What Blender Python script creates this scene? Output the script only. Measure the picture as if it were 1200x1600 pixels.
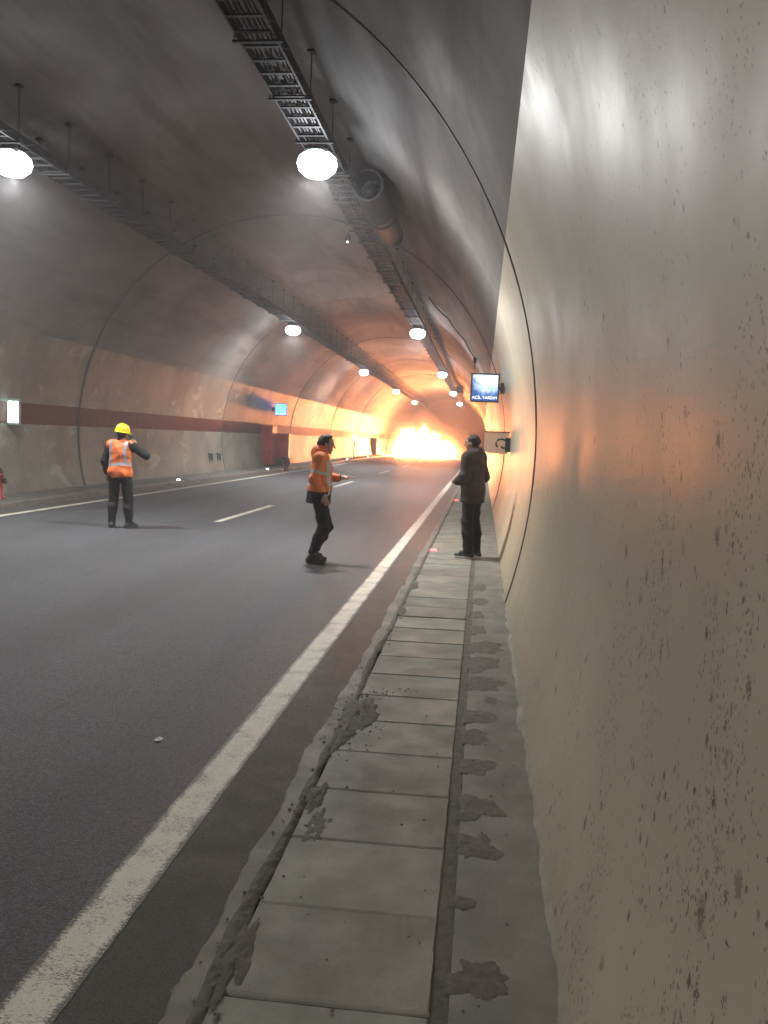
import bpy, math, random
import numpy as np
from mathutils import Vector, Matrix, noise as mnoise

for o in list(bpy.data.objects):
    bpy.data.objects.remove(o)
scn = bpy.context.scene
COL = scn.collection
R = math.radians
random.seed(11)

# ------------------------------------------------------------------ camera
F = 1280.0                                   # focal length in pixels of a 1200x1600 frame
TILT = 0.042
a = Vector(((754 - 600) / F, (800 - 692) / F, -1)).normalized()
b = Vector(((854 - 600) / F, (800 - 692 - 100 * TILT) / F, -1)).normalized()
u = b.cross(a).normalized()
if u.y < 0:
    u = -u
r = a.cross(u).normalized()
cam_d = bpy.data.cameras.new('camera')
cam = bpy.data.objects.new('camera', cam_d)
COL.objects.link(cam)
cam_d.sensor_fit = 'VERTICAL'
cam_d.sensor_height = 24.0
cam_d.lens = 24.0 * F / 1600.0
cam_d.clip_start = 0.02
cam_d.clip_end = 1000
M3 = Matrix((r, a, u))
cam.matrix_world = Matrix.Translation((0, 0, 1.7)) @ M3.to_4x4()
scn.camera = cam

# ------------------------------------------------------------------ world: night outside the tunnel
w = bpy.data.worlds.new('World')
scn.world = w
w.use_nodes = True
wn = w.node_tree
bg = wn.nodes['Background']
sky = wn.nodes.new('ShaderNodeTexSky')
sky.sky_type = 'NISHITA'
sky.sun_disc = False
sky.sun_elevation = R(-4)
sky.sun_rotation = R(180)
wn.links.new(sky.outputs[0], bg.inputs[0])
bg.inputs[1].default_value = 0.05
w.cycles.sampling_method = 'NONE'

scn.view_settings.view_transform = 'Standard'
scn.view_settings.look = 'None'
scn.view_settings.exposure = 0.0
scn.view_settings.gamma = 1.0
scn.render.engine = 'CYCLES'
cy = scn.cycles
cy.use_denoising = True
cy.max_bounces = 7
cy.diffuse_bounces = 5
cy.glossy_bounces = 3
cy.transmission_bounces = 4
cy.volume_bounces = 0
cy.transparent_max_bounces = 8
cy.sample_clamp_indirect = 4.0
cy.sample_clamp_direct = 0.0
cy.caustics_reflective = False
cy.caustics_refractive = False
cy.use_adaptive_sampling = True
cy.adaptive_threshold = 0.045
cy.adaptive_min_samples = 20

LAMP_W = 430.0          # watts of each tunnel lamp
FIRE_W = 370.0          # radiance of the flames
HAZE_D = 0.0042

# ------------------------------------------------------------------ helpers
def tag(o, label=None, cat=None, group=None, kind=None):
    if label: o['label'] = label
    if cat: o['category'] = cat
    if group: o['group'] = group
    if kind: o['kind'] = kind
    return o

def empty(name, loc=(0, 0, 0), rz=0.0, parent=None):
    o = bpy.data.objects.new(name, None)
    o.empty_display_size = 0.1
    COL.objects.link(o)
    o.location = loc
    o.rotation_euler = (0, 0, rz)
    o.parent = parent
    return o

def link(name, me, parent=None, loc=None):
    o = bpy.data.objects.new(name, me)
    COL.objects.link(o)
    o.parent = parent
    if loc is not None:
        o.location = loc
    return o

class MB:
    def __init__(s):
        s.v, s.f, s.m = [], [], []
    def add(s, vs, fs, m=0):
        n = len(s.v)
        s.v += [tuple(p) for p in vs]
        s.f += [tuple(i + n for i in f) for f in fs]
        s.m += [m] * len(fs)
        return s
    def box(s, lo, hi, m=0, bev=0.0):
        x0, y0, z0 = lo
        x1, y1, z1 = hi
        if bev <= 0:
            vs = [(x0, y0, z0), (x1, y0, z0), (x1, y1, z0), (x0, y1, z0), (x0, y0, z1), (x1, y0, z1), (x1, y1, z1), (x0, y1, z1)]
            fs = [(3, 2, 1, 0), (4, 5, 6, 7), (0, 1, 5, 4), (1, 2, 6, 5), (2, 3, 7, 6), (3, 0, 4, 7)]
            return s.add(vs, fs, m)
        import bmesh
        bm = bmesh.new()
        bmesh.ops.create_cube(bm, size=1.0)
        for q in bm.verts:
            q.co = Vector(((x0 + x1) / 2 + q.co.x * (x1 - x0), (y0 + y1) / 2 + q.co.y * (y1 - y0), (z0 + z1) / 2 + q.co.z * (z1 - z0)))
        bmesh.ops.bevel(bm, geom=list(bm.edges), offset=bev, segments=2, affect='EDGES', profile=0.5)
        bm.verts.index_update()
        s.add([tuple(q.co) for q in bm.verts], [tuple(q.index for q in f.verts) for f in bm.faces], m)
        bm.free()
        return s
    def tube(s, pts, rad, n=8, m=0, cap=True):
        pts = [Vector(p) for p in pts]
        rads = rad if isinstance(rad, (list, tuple)) else [rad] * len(pts)
        vs, fs = [], []
        for i, p in enumerate(pts):
            d = (pts[min(i + 1, len(pts) - 1)] - pts[max(i - 1, 0)]).normalized()
            e = Vector((0, 0, 1)) if abs(d.z) < 0.9 else Vector((1, 0, 0))
            e1 = d.cross(e).normalized()
            e2 = d.cross(e1).normalized()
            for k in range(n):
                t = 2 * math.pi * k / n
                vs.append(p + (e1 * math.cos(t) + e2 * math.sin(t)) * rads[i])
        for i in range(len(pts) - 1):
            for k in range(n):
                k2 = (k + 1) % n
                fs.append((i * n + k, i * n + k2, (i + 1) * n + k2, (i + 1) * n + k))
        if cap:
            fs.append(tuple(range(n)))
            fs.append(tuple((len(pts) - 1) * n + k for k in reversed(range(n))))
        return s.add(vs, fs, m)
    def lathe(s, prof, n=20, m=0, axis='Z', c=(0, 0, 0)):
        vs, fs = [], []
        for (rr, h) in prof:
            for k in range(n):
                t = 2 * math.pi * k / n
                if axis == 'Z': p = (c[0] + rr * math.cos(t), c[1] + rr * math.sin(t), c[2] + h)
                elif axis == 'Y': p = (c[0] + rr * math.cos(t), c[1] + h, c[2] + rr * math.sin(t))
                else: p = (c[0] + h, c[1] + rr * math.cos(t), c[2] + rr * math.sin(t))
                vs.append(p)
        for i in range(len(prof) - 1):
            for k in range(n):
                k2 = (k + 1) % n
                fs.append((i * n + k, i * n + k2, (i + 1) * n + k2, (i + 1) * n + k))
        return s.add(vs, fs, m)
    def mesh(s, name, mats, smooth=False, fix=True):
        me = bpy.data.meshes.new(name)
        me.from_pydata(s.v, [], s.f)
        mats = mats if isinstance(mats, (list, tuple)) else [mats]
        for q in mats:
            me.materials.append(q)
        if len(mats) > 1:
            me.polygons.foreach_set('material_index', s.m)
        if smooth:
            me.polygons.foreach_set('use_smooth', [True] * len(me.polygons))
        if fix:
            import bmesh
            bm = bmesh.new()
            bm.from_mesh(me)
            bmesh.ops.recalc_face_normals(bm, faces=bm.faces)
            bm.to_mesh(me)
            bm.free()
        me.update()
        return me
    def build(s, name, mats, parent=None, smooth=False, loc=None, fix=True):
        return link(name, s.mesh(name, mats, smooth, fix), parent, loc)

# ------------------------------------------------------------------ node helpers
class NT:
    def __init__(s, name):
        s.mat = bpy.data.materials.new(name)
        s.mat.use_nodes = True
        s.t = s.mat.node_tree
        s.n = s.t.nodes
        s.out = s.n['Material Output']
        s.b = s.n['Principled BSDF']
    def node(s, typ, **kw):
        q = s.n.new(typ)
        for k, v in kw.items():
            setattr(q, k, v)
        return q
    def put(s, sock, v):
        if isinstance(v, bpy.types.NodeSocket):
            s.t.links.new(v, sock)
        elif v is not None:
            if isinstance(v, (tuple, list)) and len(v) == 3 and sock.type == 'RGBA':
                v = (*v, 1)
            sock.default_value = v
        return s
    def math(s, op, x, y=None, z=None, clamp=False):
        q = s.node('ShaderNodeMath', operation=op, use_clamp=clamp)
        s.put(q.inputs[0], x)
        if y is not None: s.put(q.inputs[1], y)
        if z is not None: s.put(q.inputs[2], z)
        return q.outputs[0]
    def mix(s, f, c1, c2, blend='MIX'):
        q = s.node('ShaderNodeMix', data_type='RGBA', blend_type=blend)
        s.put(q.inputs[0], f); s.put(q.inputs[6], c1); s.put(q.inputs[7], c2)
        return q.outputs[2]
    def ramp(s, x, lo, hi, o0=0.0, o1=1.0, smooth=True):
        q = s.node('ShaderNodeMapRange', interpolation_type='SMOOTHSTEP' if smooth else 'LINEAR')
        s.put(q.inputs[0], x)
        for i, v in enumerate((lo, hi, o0, o1)):
            s.put(q.inputs[i + 1], v)
        return q.outputs[0]
    def pos(s):
        g = s.node('ShaderNodeNewGeometry')
        return g.outputs['Position']
    def obj(s):
        return s.node('ShaderNodeTexCoord').outputs['Object']
    def xyz(s, v):
        q = s.node('ShaderNodeSeparateXYZ')
        s.put(q.inputs[0], v)
        return q.outputs
    def vec(s, x, y, z):
        q = s.node('ShaderNodeCombineXYZ')
        for i, v in enumerate((x, y, z)): s.put(q.inputs[i], v)
        return q.outputs[0]
    def scale(s, v, k):
        q = s.node('ShaderNodeVectorMath', operation='MULTIPLY')
        s.put(q.inputs[0], v); s.put(q.inputs[1], k if isinstance(k, tuple) else (k, k, k))
        return q.outputs[0]
    def vadd(s, v, k):
        q = s.node('ShaderNodeVectorMath', operation='ADD')
        s.put(q.inputs[0], v); s.put(q.inputs[1], k)
        return q.outputs[0]
    def noise(s, v, sc, det=4.0, rough=0.55, dist=0.0, col=False):
        q = s.node('ShaderNodeTexNoise')
        s.put(q.inputs['Vector'], v)
        q.inputs['Scale'].default_value = sc
        q.inputs['Detail'].default_value = det
        q.inputs['Roughness'].default_value = rough
        q.inputs['Distortion'].default_value = dist
        return q.outputs['Color' if col else 'Fac']
    def voro(s, v, sc, rnd=1.0, feature='F1'):
        q = s.node('ShaderNodeTexVoronoi', feature=feature)
        s.put(q.inputs['Vector'], v)
        q.inputs['Scale'].default_value = sc
        q.inputs['Randomness'].default_value = rnd
        return q
    def bump(s, h, dist=0.01, st=1.0):
        q = s.node('ShaderNodeBump')
        q.inputs['Strength'].default_value = st
        q.inputs['Distance'].default_value = dist
        s.put(q.inputs['Height'], h)
        s.put(s.b.inputs['Normal'], q.outputs[0])
    def set(s, color=None, rough=None, metal=None, spec=None):
        if color is not None: s.put(s.b.inputs['Base Color'], color)
        if rough is not None: s.put(s.b.inputs['Roughness'], rough)
        if metal is not None: s.put(s.b.inputs['Metallic'], metal)
        if spec is not None: s.put(s.b.inputs['Specular IOR Level'], spec)
        return s.mat

def basic(name, col, rough=0.6, metal=0.0, var=0.25, sc=8.0, bump=0.0):
    t = NT(name)
    n = t.noise(t.obj(), sc, 5)
    dark = tuple(c * (1 - var) for c in col)
    lite = tuple(min(1, c * (1 + var)) for c in col)
    c = t.mix(t.ramp(n, 0.3, 0.7), dark, lite)
    if bump:
        t.bump(t.noise(t.obj(), sc * 6, 4), bump)
    return t.set(c, t.ramp(n, 0.2, 0.8, rough - 0.08, rough + 0.08), metal)

def emit(name, col, st):
    t = NT(name)
    t.set((0.02, 0.02, 0.02), 0.4)
    t.put(t.b.inputs['Emission Color'], col)
    t.put(t.b.inputs['Emission Strength'], st)
    t.mat.cycles.emission_sampling = 'NONE'
    return t.mat

# ------------------------------------------------------------------ materials of the place
def mat_paint(name, right):
    t = NT(name)
    p = t.pos()
    x, y, z = t.xyz(p)
    yz = t.vec(0.0, y, z)
    big = t.noise(p, 0.55, 5, 0.6)
    mid = t.noise(t.scale(p, (1, 3.0, 0.5)), 1.3, 5, 0.6)
    streak = t.noise(t.scale(p, (1, 9.0, 0.35)), 1.0, 6, 0.65)
    base = (0.50, 0.437, 0.312) if right else (0.20, 0.198, 0.165)  # left copy of the beige paint darkened to imitate weaker lamp light
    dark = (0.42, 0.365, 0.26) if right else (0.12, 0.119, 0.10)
    c = t.mix(t.ramp(big, 0.36, 0.68), base, dark)
    c = t.mix(t.math('MULTIPLY', t.ramp(streak, 0.5, 0.75), 0.25), c, dark)
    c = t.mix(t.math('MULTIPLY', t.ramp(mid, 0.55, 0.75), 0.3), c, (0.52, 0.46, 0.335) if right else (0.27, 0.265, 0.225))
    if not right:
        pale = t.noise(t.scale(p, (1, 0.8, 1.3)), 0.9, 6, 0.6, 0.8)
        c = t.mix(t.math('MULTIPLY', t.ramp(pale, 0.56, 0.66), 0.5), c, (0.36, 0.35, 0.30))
    # grime near the foot of the wall
    foot = t.ramp(t.math('ADD', z, t.math('MULTIPLY', t.noise(yz, 3.0, 4), 0.5)), 0.15, 0.75, 1.0, 0.0)
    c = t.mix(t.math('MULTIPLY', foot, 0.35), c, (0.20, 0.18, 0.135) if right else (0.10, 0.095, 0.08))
    hgt = t.noise(p, 26, 4, 0.5)
    if right:
        wob = t.scale(t.noise(yz, 14, 3, 0.6, col=True), 0.035)
        spk = t.noise(yz, 120, 3, 0.65)
        fz = t.ramp(z, 1.0, 3.2, 1.0, 0.35)
        fy = t.ramp(y, 1.4, 5.5, 1.0, 0.25)
        for (sy, sz, thr, dens, clump, strength) in ((36, 30, 0.50, 0.26, 1.8, 0.9), (15, 13, 0.36, 0.10, 1.1, 0.95), (84, 74, 0.50, 0.30, 2.6, 0.8), (8, 7, 0.22, 0.05, 1.0, 0.9)):
            q = t.vec(0.0, t.math('ADD', t.math('MULTIPLY', y, sy), t.math('MULTIPLY', z, -0.22 * sy)), t.math('MULTIPLY', z, sz))
            q = t.vadd(q, t.scale(wob, float(sy)))
            vo = t.voro(q, 1.0)
            rnd = t.xyz(vo.outputs['Color'])
            cl = t.ramp(t.noise(yz, clump, 3, 0.6), 0.42, 0.64, 0.05, 1.9)
            lim = t.math('MULTIPLY', t.math('MULTIPLY', cl, t.math('MULTIPLY', fz, fy)), dens)
            keep = t.math('LESS_THAN', rnd[0], lim)
            rad = t.math('MULTIPLY', t.math('ADD', 0.25, rnd[1]), thr)
            dj = t.math('ADD', vo.outputs['Distance'], t.math('MULTIPLY', t.math('SUBTRACT', spk, 0.5), 0.95))
            m = t.ramp(dj, t.math('MULTIPLY', rad, 0.65), rad, 1.0, 0.0)
            m = t.math('MULTIPLY', t.math('MULTIPLY', m, keep), t.math('MULTIPLY', strength, t.math('ADD', 0.5, t.math('MULTIPLY', rnd[2], 0.5))))
            c = t.mix(m, c, (0.075, 0.068, 0.05))
            hgt = t.math('SUBTRACT', hgt, t.math('MULTIPLY', m, 0.5))
    t.bump(t.math('ADD', t.math('MULTIPLY', hgt, 0.4), t.math('MULTIPLY', streak, 0.0)), 0.0012)
    rg = t.ramp(t.noise(p, 1.2, 4), 0.3, 0.7, 0.46, 0.56)
    return t.set(c, rg, 0.0, 0.22 if right else 0.22)

def mat_vault():
    t = NT('vault_concrete')
    p = t.pos()
    big = t.noise(t.scale(p, (1, 0.6, 1)), 0.35, 6, 0.62, 0.6)
    st = t.noise(t.scale(p, (1.0, 0.12, 1.0)), 2.2, 6, 0.6)
    fine = t.noise(p, 9, 5, 0.6)
    c = t.mix(t.ramp(big, 0.32, 0.7), (0.185, 0.179, 0.170), (0.115, 0.111, 0.106))
    c = t.mix(t.math('MULTIPLY', t.ramp(st, 0.45, 0.75), 0.5), c, (0.038, 0.036, 0.034))
    c = t.mix(t.math('MULTIPLY', t.ramp(fine, 0.55, 0.8), 0.3), c, (0.14, 0.134, 0.125))
    t.bump(t.math('ADD', st, t.math('MULTIPLY', t.noise(p, 30, 4), 0.4)), 0.006)
    return t.set(c, t.ramp(big, 0.3, 0.7, 0.66, 0.82), 0.0, 0.15)

def mat_stripe():
    t = NT('red_stripe_paint')
    p = t.pos()
    n = t.noise(t.scale(p, (1, 2.5, 0.6)), 1.4, 6, 0.6)
    c = t.mix(t.ramp(n, 0.35, 0.7), (0.085, 0.017, 0.014), (0.05, 0.015, 0.013))
    t.bump(t.noise(p, 40, 4), 0.002)
    return t.set(c, 0.6, 0.0, 0.2)

def mat_asphalt():
    t = NT('asphalt')
    p = t.pos()
    x, y, z = t.xyz(p)
    g = t.noise(p, 300, 3, 0.7)
    g2 = t.noise(p, 130, 4, 0.75)
    st = t.voro(p, 210)
    big = t.noise(t.scale(p, (1.0, 0.22, 1)), 0.9, 5, 0.6)
    c = t.mix(t.ramp(g, 0.35, 0.68), (0.030, 0.031, 0.033), (0.158, 0.166, 0.186))
    sc = t.xyz(t.voro(p, 120).outputs['Color'])
    k = t.math('ADD', 0.45, t.math('MULTIPLY', sc[0], 1.15))
    c = t.mix(1.0, c, t.vec(k, k, k), 'MULTIPLY')
    c = t.mix(t.math('MULTIPLY', t.ramp(g2, 0.5, 0.72), 0.4), c, (0.02, 0.02, 0.021))
    c = t.mix(t.math('MULTIPLY', t.ramp(big, 0.4, 0.7), 0.4), c, (0.046, 0.047, 0.051))
    sp = t.noise(p, 45, 3, 0.8)
    c = t.mix(t.math('MULTIPLY', t.ramp(sp, 0.48, 0.75), 0.5), c, (0.026, 0.026, 0.028))
    tr = t.math('ADD', t.math('MULTIPLY', x, 3.43), t.math('MULTIPLY', t.noise(t.scale(p, (1, 0.1, 1)), 0.8, 3), 1.5))
    c = t.mix(t.ramp(t.math('SINE', tr), 0.1, 0.9, 0.0, 0.22), c, (0.03, 0.03, 0.032))
    oil = t.noise(t.scale(p, (1, 0.35, 1)), 1.9, 5, 0.65, 0.6)
    c = t.mix(t.ramp(oil, 0.62, 0.74, 0.0, 0.45), c, (0.022, 0.022, 0.024))
    ragged = t.math('ADD', x, t.math('MULTIPLY', t.math('SUBTRACT', t.noise(p, 2.4, 5), 0.5), 0.25))
    edge = t.math('MULTIPLY', t.ramp(ragged, -1.22, -1.06), t.ramp(t.noise(p, 5.5, 5, 0.65), 0.25, 0.6, 0.5, 1.0))
    dust = t.mix(t.ramp(g2, 0.35, 0.65), (0.085, 0.086, 0.072), (0.175, 0.176, 0.150))
    c = t.mix(t.math('MULTIPLY', edge, 0.75), c, dust)
    edl = t.ramp(t.math('ADD', x, t.math('MULTIPLY', t.noise(p, 1.5, 4), 0.4)), -8.6, -8.3, 1.0, 0.0)
    c = t.mix(t.math('MULTIPLY', edl, 0.5), c, (0.13, 0.127, 0.115))
    h = t.math('ADD', t.math('MULTIPLY', g2, 1.0), t.math('MULTIPLY', st.outputs['Distance'], 0.8))
    t.bump(h, 0.007, 1.0)
    return t.set(c, t.ramp(g2, 0.3, 0.7, 0.5, 0.68), 0.0, t.math('SUBTRACT', 0.5, t.math('MULTIPLY', edge, 0.42)))

def mat_marking(name='road_paint', edge=None):
    t = NT(name)
    p = t.pos()
    x, y, z = t.xyz(p)
    wear = t.noise(t.scale(p, (0.6, 1.3, 1)), 150, 4, 0.75)
    big = t.noise(p, 5, 4)
    f = t.ramp(t.math('ADD', wear, t.math('MULTIPLY', t.math('SUBTRACT', big, 0.5), 0.45)), 0.36, 0.50)
    if edge:
        e = t.ramp(t.math('ABSOLUTE', t.math('SUBTRACT', x, edge[0])), edge[1] * .62, edge[1] * 1.0, 0.0, 0.30, False)
        f = t.ramp(t.math('SUBTRACT', t.math('ADD', wear, t.math('MULTIPLY', t.math('SUBTRACT', big, 0.5), 0.45)), e), 0.34, 0.48)
    paint = t.mix(t.noise(p, 16, 4), (0.74, 0.70, 0.60), (0.58, 0.55, 0.46))
    c = t.mix(f, (0.12, 0.117, 0.10), paint)
    t.bump(t.noise(p, 75, 4, 0.7), 0.006)
    return t.set(c, 0.6)

def mat_slab(name, c1, c2, stain=0.35):
    t = NT(name)
    p = t.pos()
    oi = t.node('ShaderNodeObjectInfo').outputs['Random']
    n = t.noise(p, 3.5, 6, 0.62)
    f = t.noise(p, 60, 4, 0.6)
    c = t.mix(t.ramp(n, 0.3, 0.7), c1, c2)
    c = t.mix(t.math('MULTIPLY', t.ramp(f, 0.55, 0.75), 0.25), c, tuple(q * 0.55 for q in c2))
    s = t.noise(p, 1.6, 5, 0.6, 0.7)
    c = t.mix(t.math('MULTIPLY', t.ramp(s, 0.52, 0.66), stain), c, tuple(q * 0.62 for q in c2))
    br = t.math('ADD', 0.86, t.math('MULTIPLY', oi, 0.28))
    c = t.mix(1.0, c, t.vec(br, br, br), 'MULTIPLY')
    t.bump(t.math('ADD', f, t.math('MULTIPLY', t.noise(p, 240, 3), 0.6)), 0.003)
    return t.set(c, t.ramp(n, 0.3, 0.7, 0.6, 0.8))

def mat_mud():
    t = NT('damp_mortar')
    p = t.pos()
    n = t.noise(p, 22, 5, 0.65)
    c = t.mix(t.ramp(n, 0.3, 0.7), (0.085, 0.079, 0.060), (0.145, 0.136, 0.104))
    t.bump(t.noise(p, 90, 5, 0.7), 0.008)
    return t.set(c, 0.75)

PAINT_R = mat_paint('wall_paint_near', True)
PAINT_L = mat_paint('wall_paint_far_dimmed', False)
VAULT = mat_vault()
STRIPE = mat_stripe()
ASPHALT = mat_asphalt()
MARK = mat_marking()
SLAB = mat_slab('paving_slab', (0.245, 0.24, 0.192), (0.195, 0.19, 0.152))
CONC = mat_slab('walkway_concrete', (0.185, 0.181, 0.146), (0.15, 0.146, 0.118), 0.4)
CONCL = mat_slab('walkway_concrete_dusty', (0.17, 0.165, 0.15), (0.125, 0.122, 0.11), 0.3)
MUD = mat_mud()
DARK = basic('dark_gap', (0.03, 0.029, 0.027), 0.9)
GALV = basic('galvanised_steel', (0.075, 0.075, 0.078), 0.6, 0.2, 0.3, 3)
DSTEEL = basic('sooty_steel', (0.048, 0.047, 0.046), 0.7, 0.1, 0.3, 3)
BLACKP = basic('black_plastic', (0.018, 0.018, 0.019), 0.45)
CABLE = basic('cable_sheath', (0.022, 0.022, 0.023), 0.55)
REDP = basic('red_cabinet_paint', (0.26, 0.030, 0.024), 0.4, 0, 0.3, 2.5)
LENS = emit('led_lens', (0.86, 0.92, 1.0), 9.0)
LENS.cycles.emission_sampling = 'NONE'
HOUSE = basic('lamp_housing', (0.25, 0.25, 0.26), 0.45, 0.5)

# ------------------------------------------------------------------ tunnel lining
CX, CZ, RAD = -5.02, 1.6, 5.57
def wall_x(z, side=1):
    return CX + side * math.sqrt(RAD * RAD - (z - CZ) ** 2)
def ang(z, side=1):
    t = math.asin((z - CZ) / RAD)
    return t if side > 0 else math.pi - t

JOINTS = [8.6 + 12.0 * k for k in range(-5, 13)]
PAINT_Z, ST0, ST1 = 3.75, 1.69, 2.18
def profile_angles():
    marks = [ang(-0.25, 1), ang(PAINT_Z, 1), ang(PAINT_Z, -1), ang(ST1, -1), ang(ST0, -1), ang(-0.25, -1)]
    counts = [26, 40, 12, 4, 14]
    mats = [0, 1, 2, 3, 2]
    out, fm = [], []
    for i, n in enumerate(counts):
        for k in range(n):
            out.append(marks[i] + (marks[i + 1] - marks[i]) * k / n)
            fm.append(mats[i])
    out.append(marks[-1])
    return out, fm
ANG, AMAT = profile_angles()

tunnel = empty('tunnel', (CX, 40, 0))
tag(tunnel, 'arched concrete tunnel lining with beige painted walls and grey vault', 'tunnel')
def tloc(o):
    o.location = (-CX, -40, 0)
    return o
for i in range(len(JOINTS) - 1):
    y0, y1 = JOINTS[i] + 0.045, JOINTS[i + 1] - 0.045
    dr = random.uniform(-0.014, 0.014)
    m = MB()
    ys = [(y0, 0.06), (y0, 0.012), (y0 + 0.012, 0.0), (y0 + 0.02, 0.0), (y0 + 0.4, 0.0), (y0 + 3, 0.0), (y0 + 6, 0.0), (y0 + 9, 0.0), (y1 - 0.4, 0.0), (y1 - 0.02, 0.0), (y1 - 0.012, 0.0), (y1, 0.012), (y1, 0.06)]
    n = len(ANG)
    vs, fs, ms = [], [], []
    for (yy, off) in ys:
        for t in ANG:
            wv = 0.003 * mnoise.noise(Vector((yy * 0.3, math.cos(t) * 4, math.sin(t) * 4 + i * 7)))
            rr = RAD + dr + off + wv
            vs.append((CX + rr * math.cos(t), yy, CZ + rr * math.sin(t)))
    for j in range(len(ys) - 1):
        for k in range(n - 1):
            fs.append((j * n + k, j * n + k + 1, (j + 1) * n + k + 1, (j + 1) * n + k))
            ms.append(AMAT[k])
    m.v, m.f, m.m = vs, fs, ms
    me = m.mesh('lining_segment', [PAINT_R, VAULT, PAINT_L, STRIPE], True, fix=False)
    tloc(link('lining_segment', me, tunnel))
STRIP = basic('rubber_joint_strip', (0.05, 0.047, 0.043), 0.7)
for yj in JOINTS[1:-1]:
    vs, fs = [], []
    n = len(ANG)
    sec = ((-0.040, 0.02), (-0.034, -0.005), (-0.012, -0.011), (0.012, -0.011), (0.034, -0.005), (0.040, 0.02))
    for (dy, off) in sec:
        for t in ANG:
            rr = RAD + off + 0.004 * mnoise.noise(Vector((t * 9, yj, 0)))
            vs.append((CX + rr * math.cos(t), yj + dy + 0.006 * mnoise.noise(Vector((t * 5, yj, 4))), CZ + rr * math.sin(t)))
    for j in range(5):
        for k in range(n - 1):
            fs.append((j * n + k, j * n + k + 1, (j + 1) * n + k + 1, (j + 1) * n + k))
    mm = MB().add(vs, fs)
    tloc(mm.build('joint_strip', STRIP, tunnel, True, fix=False))
m = MB()
n = len(ANG)
vs, fs = [], []
for yy in (JOINTS[0], JOINTS[-1]):
    for t in ANG:
        vs.append((CX + (RAD + 0.07) * math.cos(t), yy, CZ + (RAD + 0.07) * math.sin(t)))
for k in range(n - 1):
    fs.append((k, k + 1, n + k + 1, n + k))
m.add(vs, fs)
tloc(m.build('joint_backing', DARK, tunnel, True, fix=False))

# ------------------------------------------------------------------ ground, road, markings
def sheet(name, x0, x1, y0, y1, z, mat, parent=None, nx=1, ny=1):
    vs = [(x0 + (x1 - x0) * i / nx, y0 + (y1 - y0) * j / ny, z) for j in range(ny + 1) for i in range(nx + 1)]
    fs = [(j * (nx + 1) + i, j * (nx + 1) + i + 1, (j + 1) * (nx + 1) + i + 1, (j + 1) * (nx + 1) + i) for j in range(ny) for i in range(nx)]
    return MB().add(vs, fs).build(name, mat, parent)
YB, YE = JOINTS[0], JOINTS[-1]
ground = tag(sheet('ground', -400, 400, -400, 600, -0.35, basic('earth', (0.09, 0.08, 0.06), 0.9)), kind='structure')
road = tag(sheet('road', -9.5, -0.70, YB, YE, 0.0, ASPHALT), kind='structure')
MARKN = mat_marking('road_paint_worn_edge', (-1.225, 0.10))
def marking(x, wd, y0, y1, jag=True, mat=None):
    m = MB()
    L = y1 - y0
    vs = []
    ys = []
    yy = y0
    while yy < y1:
        ys.append(yy)
        yy += 0.04 if yy < 9 and jag else (0.5 if yy < 30 else 6.0)
    ys.append(y1)
    for q in ys:
        j0 = random.uniform(-1, 1) * 0.003
        j1 = random.uniform(-1, 1) * 0.003
        vs += [(x - wd / 2 + j0, q, 0.0025), (x + wd / 2 + j1, q, 0.0025)]
    fs = [(2 * i, 2 * i + 1, 2 * i + 3, 2 * i + 2) for i in range(len(ys) - 1)]
    m.add(vs, fs)
    return m.build('lane_marking', mat or MARK, road)
marking(-1.225, 0.19, -2.0, YE, mat=MARKN)
marking(-8.70, 0.16, -2.0, YE, False)

# ------------------------------------------------------------------ near walkway (right)
walk = empty('walkway', (-0.2, 0, 0))
tag(walk, kind='structure')
WO = (0.2, 0, 0)
def wz(x):
    return 0.026 + 0.012 * (x + 0.7)
def part(m, name, mat, parent=walk, smooth=False):
    o = m.build(name, mat, parent, smooth)
    o.location = WO
    return o
m = MB(); m.box((-0.72, -3, -0.1), (0.45, YE, 0.004)); part(m, 'bed', DARK)
# pale kerb strip with a ragged edge against the asphalt
m = MB(); ys = []
yy = -2.0
while yy < 60:
    ys.append(yy); yy += 0.035 if yy < 8 else (0.25 if yy < 20 else 4.0)
vs = []
for q in ys:
    e = 0.05 * mnoise.fractal(Vector((q * 1.3, 3, 0)), 1.0, 2.0, 5) + random.uniform(-0.006, 0.006)
    vs += [(-0.845 + e, q, 0.004), (-0.835 + e, q, 0.014), (-0.735, q, 0.019)]
fs = []
for i in range(len(ys) - 1):
    fs += [(3 * i, 3 * i + 1, 3 * i + 4, 3 * i + 3), (3 * i + 1, 3 * i + 2, 3 * i + 5, 3 * i + 4)]
m.add(vs, fs); part(m, 'kerb_strip', CONC)
# crumbling dirt in the joint beside the kerb
m = MB(); ys = []
yy = -1.0
while yy < 60:
    ys.append(yy); yy += 0.014 if yy < 7 else (0.05 if yy < 16 else 1.5)
nx = 9
vs = []
for q in ys:
    sh = 0.03 * mnoise.noise(Vector((q * 0.9, 0, 5)))
    wd = 0.026 + 0.022 * mnoise.fractal(Vector((q * 2.2, 9, 1)), 1.0, 2.0, 4)
    for i in range(nx):
        t = i / (nx - 1) * 2 - 1
        x = -0.733 + sh + t * wd
        hh = (1 - t * t) * (0.014 + 0.016 * mnoise.fractal(Vector((x * 26, q * 26, 2)), 0.8, 2.1, 4)) + 0.003 * random.random()
        vs.append((x, q, 0.017 + max(-0.012, hh)))
fs = [(j * nx + i, j * nx + i + 1, (j + 1) * nx + i + 1, (j + 1) * nx + i) for j in range(len(ys) - 1) for i in range(nx - 1)]
m.add(vs, fs); part(m, 'joint_dirt', MUD, smooth=True)
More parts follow.
